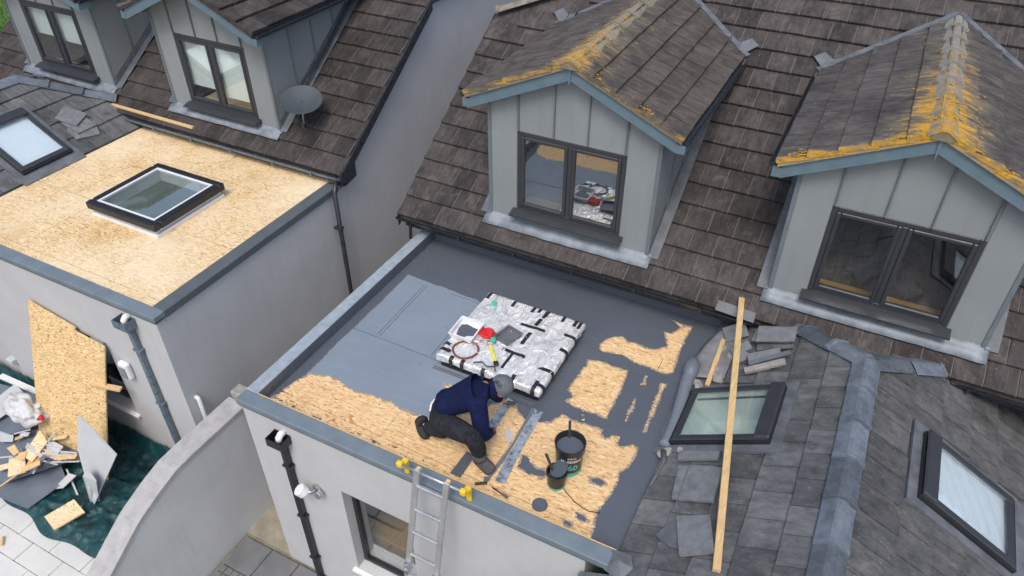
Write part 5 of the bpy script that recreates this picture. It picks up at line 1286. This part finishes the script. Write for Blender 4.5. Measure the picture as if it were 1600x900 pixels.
q = MB(); q.tube([(4.20, .98, slp(4.20, .03)), (4.22, 1.15, slp(4.22, .03)), (4.23, 1.30, slp(4.23, .035)), (4.19, 1.42, slp(4.19, .05))], [.008, .014, .022, .035], 8); thing(q, 'torn_flashing', 'lead_d', 'torn grey flashing scrap at the edge below the lead roll', 'flashing', smooth=True)
MB_ = plate([(4.13, 3.385, zB(3.385)+.065), (4.125, 3.29, zB(3.29)+.055), (4.56, 3.27, zB(3.27)+.055), (4.555, 3.365, zB(3.365)+.065)], .006)
thing(MB_, 'metal_tray', 'lead_d', 'flat grey metal piece on the eaves behind the long batten', 'metal')
# loose tiles on the left house's small roof
sla = lambda x, h=0: CZ+.01+(-5.25-x)*TS+h
def loosea(pts, h, label, tl=0):
    p = [Vector((x, y, sla(x, h))) for x, y in pts]; return thing(plate(p, .026, nrm=(SS, 0, CS)), 'roof_tile', 'slate_l', label, 'tile')
loosea([(-5.81, 2.58), (-5.93, 2.86), (-5.68, 3.02), (-5.58, 2.73)], .10, 'loose tile on top of the small pile on the left roof')
loosea([(-5.75, 2.62), (-5.72, 2.98), (-5.50, 2.98), (-5.50, 2.66)], .065, 'loose tile in the middle of the small pile on the left roof')
loosea([(-5.66, 2.62), (-5.60, 3.04), (-5.38, 2.92), (-5.46, 2.58)], .035, 'loose tile at the bottom of the small pile on the left roof')
# ------------------------------------------------------------------ yard left: tarpaulin and building waste
TZ = GAZ
tp = MB(); nx, ny = 150, 80; x0, x1 = -6.5, -1.02; vs = []; fs = []
for i in range(nx+1):
    for j in range(ny+1):
        u, v = i/nx, j/ny; x = x0+(x1-x0)*u; yf_ = -1.27+.05*math.sin(x*3.1)+.03*math.sin(x*7.7); y = yf_+(.24-yf_)*v
        h = .02+.06*abs(noise.noise(Vector((x*2.2, y*2.2, 0))))+.05*(1-abs(noise.noise(Vector((x*4+y*3, y*4-x, 4)))))**4+.03*(1-abs(noise.noise(Vector((x*9-y*5, y*8, 9)))))**5+.014*noise.noise(Vector((x*16, y*15, 7)))
        if v < .08: h *= v/.08
        if u > .94: h += (u-.94)*3.5
        if v > .93: h += (v-.93)*3.0
        vs.append((x, y, TZ+.012+max(h, .002)))
for i in range(nx):
    for j in range(ny): fs.append((i*(ny+1)+j, (i+1)*(ny+1)+j, (i+1)*(ny+1)+j+1, i*(ny+1)+j+1))
tp.add(vs, fs); thing(tp, 'tarpaulin', 'tarp', 'crumpled dark green tarpaulin spread under the building waste', 'tarpaulin', smooth=True)
def slabq(pts, th, name, mat, label, cat):
    return thing(plate(pts, th), name, mat, label, cat)
# strand board leaning on the wall
TL, TR, BR = Vector((-3.77, .225, -.24)), Vector((-2.47, .225, -.46)), Vector((-2.57, -.42, TZ+.09)); BL = BR+(TL-TR)*.97+Vector((0, 0, .0))
e1 = (TR-TL); a1 = TL+e1*.62; a2 = TL+e1*.74
off = (BR-TR).normalized()
slabq([TL, a1, a1+off*.05, TR+off*.03, BR, BL], .018, 'strand_board', 'osb_v', 'big strand board sheet leaning against the left house wall', 'board')
# cement boards leaning on it
def P_(u, v, y):
    d = Vector(((u-800)/FPX, (450-v)/FPX)); r_ = _fw+_r2*d.x+_u2*d.y; t_ = (y-CAM.y)/r_.y; return CAM+r_*t_
def G_(u, v, z):
    d = Vector(((u-800)/FPX, (450-v)/FPX)); r_ = _fw+_r2*d.x+_u2*d.y; t_ = (z-CAM.z)/r_.z; return CAM+r_*t_
slabq([P_(122, 647, -.40), P_(182, 711, -.46), G_(147, 789, TZ+.06), P_(137, 760, -.66), P_(121, 702, -.56)], .014, 'cement_board', 'sheet_l', 'pale grey board offcut propped in front of the big sheet', 'board')
slabq([P_(136, 733, -.68), P_(150, 752, -.72), G_(155, 783, TZ+.06), G_(142, 788, TZ+.05), P_(129, 744, -.72)], .012, 'cement_board', 'sheet_l', 'narrow pale board scrap leaning below the pale grey offcut', 'board')
slabq([(-2.76, -.90, TZ+.08), (-2.60, -.80, TZ+.08), (-2.50, -.88, TZ+.08), (-2.68, -.99, TZ+.08)], .012, 'cement_board', 'sheet_l', 'small pale board scrap flat at the foot of the offcut', 'board')
# grey sheets lying in a pile
slabq([(-4.4, -1.35, TZ+.12), (-3.68, -1.27, TZ+.11), (-3.10, -1.20, TZ+.10), (-2.98, -.70, TZ+.16), (-3.5, -.45, TZ+.2), (-4.6, -.6, TZ+.15)], .012, 'grey_sheet', 'sheet', 'lowest dark grey sheet of the waste pile', 'sheet')
slabq([(-4.6, -1.22, TZ+.24), (-3.83, -1.13, TZ+.26), (-3.60, -1.13, TZ+.25), (-2.98, -.42, TZ+.33), (-3.6, -.22, TZ+.35), (-4.7, -.4, TZ+.28)], .012, 'grey_sheet', 'sheet', 'upper dark grey sheet of the waste pile', 'sheet')
slabq([(-5.1, -.75, TZ+.42), (-4.1, -.62, TZ+.40), (-3.75, -.20, TZ+.45), (-4.3, .02, TZ+.46), (-5.2, -.1, TZ+.42)], .012, 'grey_sheet', 'sheet', 'dark grey sheet at the back left of the waste pile', 'sheet')
slabq([(-4.75, -.55, TZ+.50), (-4.42, -.66, TZ+.47), (-4.30, -.12, TZ+.54), (-4.72, -.05, TZ+.56)], .012, 'cement_board', 'sheet_l', 'pale board piece on the dark sheet at the left edge', 'board')
slabq([(-3.05, -.86, TZ+.13), (-2.93, -.80, TZ+.15), (-2.90, -.60, TZ+.2), (-3.02, -.62, TZ+.2)], .01, 'cement_board', 'sheet_l', 'little grey scrap between the dark sheets and the tarpaulin', 'board')
# wood scraps
slabq([G_(12, 745, TZ+.36), G_(40, 737, TZ+.36), G_(39, 708, TZ+.40), G_(14, 716, TZ+.40)], .018, 'wood_offcut', 'osb_a', 'square strand board scrap on the dark sheets', 'offcut')
slabq([G_(35, 712, TZ+.45), G_(50, 722, TZ+.43), G_(74, 690, TZ+.50), G_(62, 672, TZ+.52)], .018, 'wood_offcut', 'osb_a', 'long strand board scrap slanting up to the leaning sheet', 'offcut')
slabq([G_(40, 728, TZ+.40), G_(57, 732, TZ+.38), G_(73, 692, TZ+.46), G_(60, 690, TZ+.46)], .018, 'wood_offcut', 'osb_o', 'darker strand board scrap beside the long slanting one', 'offcut')
slabq([G_(69, 807, TZ+.17), G_(115.5, 780, TZ+.19), G_(132.5, 800, TZ+.17), G_(84, 828, TZ+.15)], .022, 'wood_offcut', 'osb_a', 'clean rectangular strand board offcut lying on the tarpaulin', 'offcut')
slabq([G_(65, 693, TZ+.44), G_(84, 690, TZ+.52), G_(98, 697, TZ+.50), G_(86, 716, TZ+.40)], .012, 'cement_board', 'sheet_l', 'pointed grey scrap among the white sticks', 'board')
sticks = [((22, 678), (48, 671), .42), ((62, 712), (104, 718), .42), ((62, 702), (120, 708), .44), ((52, 740), (64, 712), .40), ((80, 722), (124, 721), .40), ((72, 695), (98, 700), .48), ((0, 760), (36, 735), .34), ((104, 733), (123, 777), .16), ((75, 690), (86, 676), .5), ((60, 718), (90, 726), .36), ((0, 715), (20, 713), .45), ((66, 708), (100, 712), .46), ((84, 705), (120, 713), .42)]
names = ['white stick lying by the white sack', 'pale stick across the middle of the scrap heap', 'long pale stick reaching towards the leaning sheet', 'short pale stick hanging over the dark sheet', 'lowest pale stick at the right of the heap', 'pale stick under the pointed grey scrap', 'thin lath at the lower left over the dark sheets', 'white rod standing on the tarpaulin by the offcut', 'short pale stick above the pointed scrap', 'short pale stick below the long ones', 'pale stick at the left picture edge', 'thin pale stick in the tangle of sticks', 'pale stick at the right of the tangle']
for (a, b, h), lab in zip(sticks, names):
    thing(bar(G_(a[0], a[1], TZ+h), G_(b[0], b[1], TZ+h-(.0 if 'rod' not in lab else .10)), .022, .012, .002), 'wood_stick', 'timber' if 'lath' in lab else 'sheet_l', lab, 'stick')
# many small scraps nobody could tell apart
sm_ = 'small broken scraps strewn over the dark sheets'
for k in range(22):
    u, v = random.uniform(4, 118), random.uniform(664, 742); h = TZ+.40+random.uniform(-.04, .12)
    if u > 60 and v > 725: continue
    c = G_(u, v, h); a = random.uniform(0, 6.3); L = random.uniform(.05, .15); w_ = random.uniform(.02, .06)
    e = Vector((math.cos(a), math.sin(a), random.uniform(-.3, .3))).normalized(); f = Vector((-e.y, e.x, random.uniform(-.2, .2))).normalized()
    slp_ = plate([c-e*L-f*w_*random.uniform(.3, 1), c+e*L*random.uniform(.7, 1)-f*w_, c+e*L+f*w_*random.uniform(.2, 1), c-e*L*random.uniform(.6, 1)+f*w_], .01)
    mt_ = random.choice(('sheet_l', 'sheet', 'osb_a', 'timber'))
    lab = {'sheet_l': 'small pale grey', 'sheet': 'small dark grey', 'osb_a': 'small strand board', 'timber': 'small raw wood'}[mt_]+' scrap '+('at the left edge of the waste pile' if u < 40 else 'in the middle of the waste pile' if u < 80 else 'in the waste pile close to the leaning sheet')+(', lower down' if v > 705 else '')+(', long' if L > .11 else ', short' if L < .075 else '')
    thing(slp_, 'board_scrap', mt_, lab, 'scrap', sm_)
# white sack with something red in it
q = MB(); bm = bmesh.new(); bmesh.ops.create_icosphere(bm, subdivisions=4, radius=1)
c = P_(42, 640, -.36); bm.verts.index_update()
q.add([c+Vector((v.co.x*.30, v.co.y*.18, v.co.z*.20))*(1+.45*noise.noise(v.co*2.1+Vector((4, 1, 0)))+.22*noise.noise(v.co*5)+.10*noise.noise(v.co*11)) for v in bm.verts], [tuple(v.index for v in f.verts) for f in bm.faces]); bm.free()
thing(q, 'plastic_sack', 'bag', 'crumpled white plastic sack left of the leaning sheet', 'sack', smooth=True)
q = MB(); q.tube([P_(60, 655, -.50), P_(64, 652, -.50), P_(68, 656, -.50)], [.02, .032, .02], 8); thing(q, 'red_packet', 'red', 'small red packet beside the white sack', 'packet', smooth=True)
thing(bar((-5.4, .08, TZ+.30), (-4.3, .10, TZ+.34), .09, .03), 'white_trim', 'white', 'long white trim board behind the white sack', 'trim')
slabq([G_(0, 655, TZ+.4), G_(0, 690, TZ+.35), G_(20, 690, TZ+.35), G_(22, 665, TZ+.4)], .012, 'cement_board', 'sheet_l', 'broken pale board against the left picture edge', 'board')
q = MB(); q.tube([(-6.1, .12, TZ+.16), (-5.5, .14, TZ+.13), (-5.0, .12, TZ+.15), (-4.2, .13, TZ+.12)], .02, 6); thing(q, 'black_hose', 'black', 'black hose lying along the foot of the left house wall', 'hose', smooth=True)
thing(bar((-2.66, -.02, -1.0), (-2.34, .12, -1.08), .07, .04), 'timber_offcut', 'timber', 'timber offcut sticking out behind the leaning sheet', 'timber')
thing(bar(G_(2, 852, TZ+.03), G_(4, 838, TZ+.03), .03, .02), 'wood_chip', 'timber', 'tiny wood chip on the pale paving at the left edge', 'wood')

# ------------------------------------------------------------------ the worker
def skinned(name, verts, edges, mat, parent, sub=2, root=0, smooth=True):
    me = bpy.data.meshes.new(name); off = root_loc(parent)
    me.from_pydata([Vector(v[0])-off for v in verts], edges, []); ob = bpy.data.objects.new(name+'_tmp', me); COL.objects.link(ob)
    sk = ob.modifiers.new('s', 'SKIN'); sk.use_smooth_shade = True; sk.branch_smoothing = .6
    for i, v in enumerate(verts):
        r_ = v[1]; me.skin_vertices[0].data[i].radius = r_ if isinstance(r_, tuple) else (r_, r_)
    for i in range(len(verts)): me.skin_vertices[0].data[i].use_root = (i == root)
    ob.modifiers.new('u', 'SUBSURF').levels = sub
    dg = bpy.context.evaluated_depsgraph_get(); m2 = bpy.data.meshes.new_from_object(ob.evaluated_get(dg))
    bpy.data.objects.remove(ob); bpy.data.meshes.remove(me)
    m2.materials.clear(); m2.materials.append(M[mat])
    for p in m2.polygons: p.use_smooth = True
    m2.name = name; return link(name, m2, parent)
per = empty('person', (2.3, .65, DZ), 'person in navy jumper and grey knit hat crouching over a metal strip', 'person')
pel, wa, ch, nk = (2.09, .64, .25), (2.20, .685, .36), (2.40, .78, .50), (2.545, .855, .575)
nS, nE, nW, nH = (2.555, .655, .535), (2.63, .60, .20), (2.60, .80, .03), (2.585, .87, -.035)
fS, fE, fW, fH = (2.44, 1.01, .455), (2.43, 1.16, .18), (2.49, 1.235, .03), (2.52, 1.29, -.05)
hd = (2.665, .925, .565)
nHip, nK, nA, nT = (2.14, .55, .24), (2.62, .45, .33), (2.645, .535, -.03), (2.79, .49, -.105)
fHip, fK, fA, fT = (2.05, .73, .22), (2.20, .63, -.04), (1.905, .61, .00), (2.02, .545, -.105)
lerp = lambda a, b, t_: tuple(a[i]+(b[i]-a[i])*t_ for i in range(3))
# bare body: one mesh with head, hands and feet inside the clothes
bv = [(pel, .09), (wa, .09), (ch, .07), (nk, .022), (hd, .03), (nS, .03), (nE, .036), (nW, .028), (nH, (.034, .02)), (fS, .03), (fE, .036), (fW, .028), (fH, (.034, .02)), (nHip, .07), (nK, .03), (nA, .010), ((2.655, .53, -.095), .012), (fHip, .07), (fK, .03), (fA, .010), ((1.895, .605, -.04), .012)]
be = [(0, 1), (1, 2), (2, 3), (3, 4), (2, 5), (5, 6), (6, 7), (7, 8), (2, 9), (9, 10), (10, 11), (11, 12), (0, 13), (13, 14), (14, 15), (15, 16), (0, 17), (17, 18), (18, 19), (19, 20)]
body = skinned('body', bv, be, 'skin', per)
# jumper: trunk and sleeves
jv = [((2.125, .655, .285), (.155, .13)), ((2.20, .69, .36), (.16, .13)), ((2.33, .75, .455), (.185, .14)), ((2.45, .81, .53), (.175, .125)), (lerp(nk, tuple(hd), .30), .095), (nS, .088), (lerp(nS, nE, .45), .082), (nE, .068), (lerp(nE, nW, .55), .056), (nW, .046), (fS, .088), (lerp(fS, fE, .45), .076), (fE, .066), (lerp(fE, fW, .6), .052), (fW, .045)]
je = [(0, 1), (1, 2), (2, 3), (3, 4), (3, 5), (5, 6), (6, 7), (7, 8), (8, 9), (3, 10), (10, 11), (11, 12), (12, 13), (13, 14)]
jv = [(p, tuple(q*1.12 for q in r_) if isinstance(r_, tuple) else r_*1.14) for p, r_ in jv]
skinned('jumper', jv, je, 'navy', per, root=2)
tv = [((2.075, .645, .235), (.135, .135)), ((2.15, .675, .31), (.13, .12)), (nHip, .118), (lerp(nHip, nK, .5), .105), (nK, .084), (lerp(nK, nA, .45), .078), (lerp(nA, nK, .12), .072), (fHip, .112), (lerp(fHip, fK, .55), .10), (fK, .082), (lerp(fK, fA, .5), .076), (lerp(fA, fK, .1), .066)]
te = [(0, 1), (0, 2), (2, 3), (3, 4), (4, 5), (5, 6), (0, 7), (7, 8), (8, 9), (9, 10), (10, 11)]
tv = [(p, tuple(q*1.08 for q in r_) if isinstance(r_, tuple) else r_*1.12) for p, r_ in tv]
skinned('trousers', tv, te, 'trouser', per)
def boot(name, ank, heel, ball, toe, mat):
    v = [(ank, .085), (lerp(ank, heel, .6), .082), (heel, (.072, .055)), (lerp(heel, ball, .6), (.07, .058)), (ball, (.074, .052)), (toe, (.062, .042))]
    skinned(name, v, [(0, 1), (1, 2), (2, 3), (3, 4), (4, 5)], mat, per)
boot('boot', lerp(nA, nK, .18), (2.60, .555, -.105), (2.74, .505, -.112), (2.80, .482, -.118), 'boot_g')
boot('boot', lerp(fA, fK, .12), (1.865, .64, -.0), (1.955, .575, -.09), (2.02, .545, -.115), 'boot')
# shirt tail showing at the waist
q = MB(); m = Matrix.Translation((2.075, .64, .345))
skinned('shirt_hem', [((2.085, .73, .335), .010), ((2.055, .68, .35), .012), ((2.05, .62, .34), .012), ((2.075, .55, .31), .010)], [(0, 1), (1, 2), (2, 3)], 'white', per, sub=1)
cn = Vector(lerp(nk, tuple(hd), .42)); cd = (Vector(hd)-Vector(nk)).normalized(); cu_ = cd.orthogonal().normalized(); cv_ = cd.cross(cu_)
q = MB(); q.tube([cn+(cu_*math.cos(k*2*math.pi/18)+cv_*math.sin(k*2*math.pi/18))*.066 for k in range(19)], .040, 8, cap=False); q.build('collar', 'navy', per, smooth=True)
# gloved hands with five fingers
def hand(wr, pt, side, out, mat):
    """wr wrist, pt palm centre, side: direction across the knuckles towards the thumb, out: finger direction"""
    wr, pt, side, out = Vector(wr), Vector(pt), Vector(side).normalized(), Vector(out).normalized()
    dn = Vector((0, 0, -1))
    v = [(tuple(wr), .034), (tuple(pt), (.040, .022)), (tuple(pt+out*.035), (.042, .02))]; e = [(0, 1), (1, 2)]
    for k, (s, L) in enumerate(((.030, .070), (.010, .080), (-.011, .075), (-.030, .060))):
        b = pt+out*.045+side*s; i = len(v)
        v += [(tuple(b), .0105), (tuple(b+out*L*.45+dn*.010), .0098), (tuple(b+out*L*.75+dn*.026), .0092), (tuple(b+out*L*.88+dn*.042), .008)]; e += [(2, i), (i, i+1), (i+1, i+2), (i+2, i+3)]
    i = len(v); b = pt+side*.040+out*.0
    v += [(tuple(b), .0125), (tuple(b+side*.022+out*.028+dn*.008), .0115), (tuple(b+side*.026+out*.055+dn*.022), .010)]; e += [(1, i), (i, i+1), (i+1, i+2)]
    return skinned('glove', v, e, mat, per, sub=1)
hand(nW, (2.585, .865, -.055), (-.8, .5, 0), (-.25, .9, -.25), 'glove')
hand(fW, (2.515, 1.285, -.06), (.9, .2, 0), (.3, .85, -.25), 'glove')
# head with face, beard, ear and knitted hat; the face looks down and to the right
hd = Vector((2.66, .925, .575)); fwd = Vector((.42, -.02, -.85)).normalized(); upv = Vector((.78, .32, .50)); upv = (upv-fwd*upv.dot(fwd)).normalized(); sid = fwd.cross(upv)
HM = Matrix(((sid.x, fwd.x, upv.x, hd.x), (sid.y, fwd.y, upv.y, hd.y), (sid.z, fwd.z, upv.z, hd.z), (0, 0, 0, 1)))
def blob(name, f, mat, sub=4, keep=None):
    bm = bmesh.new(); bmesh.ops.create_icosphere(bm, subdivisions=sub, radius=1)
    if keep: bmesh.ops.delete(bm, geom=[v for v in bm.verts if not keep(v.co)], context='VERTS')
    bm.verts.index_update(); q = MB(); q.add([HM @ f(v.co) for v in bm.verts], [tuple(v.index for v in fc.verts) for fc in bm.faces]); bm.free(); return q.build(name, mat, per, smooth=True)
def headf(c):
    x, y, z = c.x*.076, c.y*.098, c.z*.118
    if z < 0: x *= 1-.25*(-c.z)**1.5; y = y*(1-.10*(-c.z))+.012*(-c.z)
    if c.y > .6 and abs(c.x) < .3: y += .022*max(0, 1-abs(c.x)/.25)*max(0, 1-abs(c.z+.12)/.28)   # nose
    if c.y > .5 and .12 < abs(c.x) < .6 and -.05 < c.z < .2: y -= .008                             # eye sockets
    if c.y > .6 and abs(c.z+.48) < .07 and abs(c.x) < .35: y -= .006                                # mouth
    return Vector((x, y, z))
blob('face', headf, 'skin')
blob('beard', lambda c: headf(c)*1.035+Vector((0, .002, -.004)), 'beard', 4, lambda c: c.z < -.30+.12*abs(c.x) and c.y > -.15)
for s in (-1, 1):
    q = MB(); q.lathe([(0, -.008), (.007, -.004), (.009, 0), (.007, .004), (0, .008)], HM @ Vector((s*.030, .088, .012)), 10); q.build('eye', 'beard', per)
hatr = lambda c: Vector((c.x*.100, c.y*.112-.018, c.z*.112+.022))
def hatf(c):
    v = hatr(c)
    if c.z < .10: v = v*1.03
    return v*(1+.02*noise.noise(c*4))
blob('knit_hat', hatf, 'beanie', 4, lambda c: c.z > -.42+.42*c.y)
v, f = text_mesh('JAR', .60, .02)
inv = HM.to_3x3().inverted(); n0 = (inv @ ((CAM-hd).normalized()-_r2*.45+_u2*.1)).normalized()
tu = inv @ (_r2*.75-_u2*.66); tu = (tu-n0*tu.dot(n0)).normalized(); tv_ = n0.cross(tu).normalized()
q = MB(); q.add([HM @ (hatr((n0+tu*p.x+tv_*p.y).normalized())*1.035) for p in v], f); q.build('hat_lettering', 'tape', per)
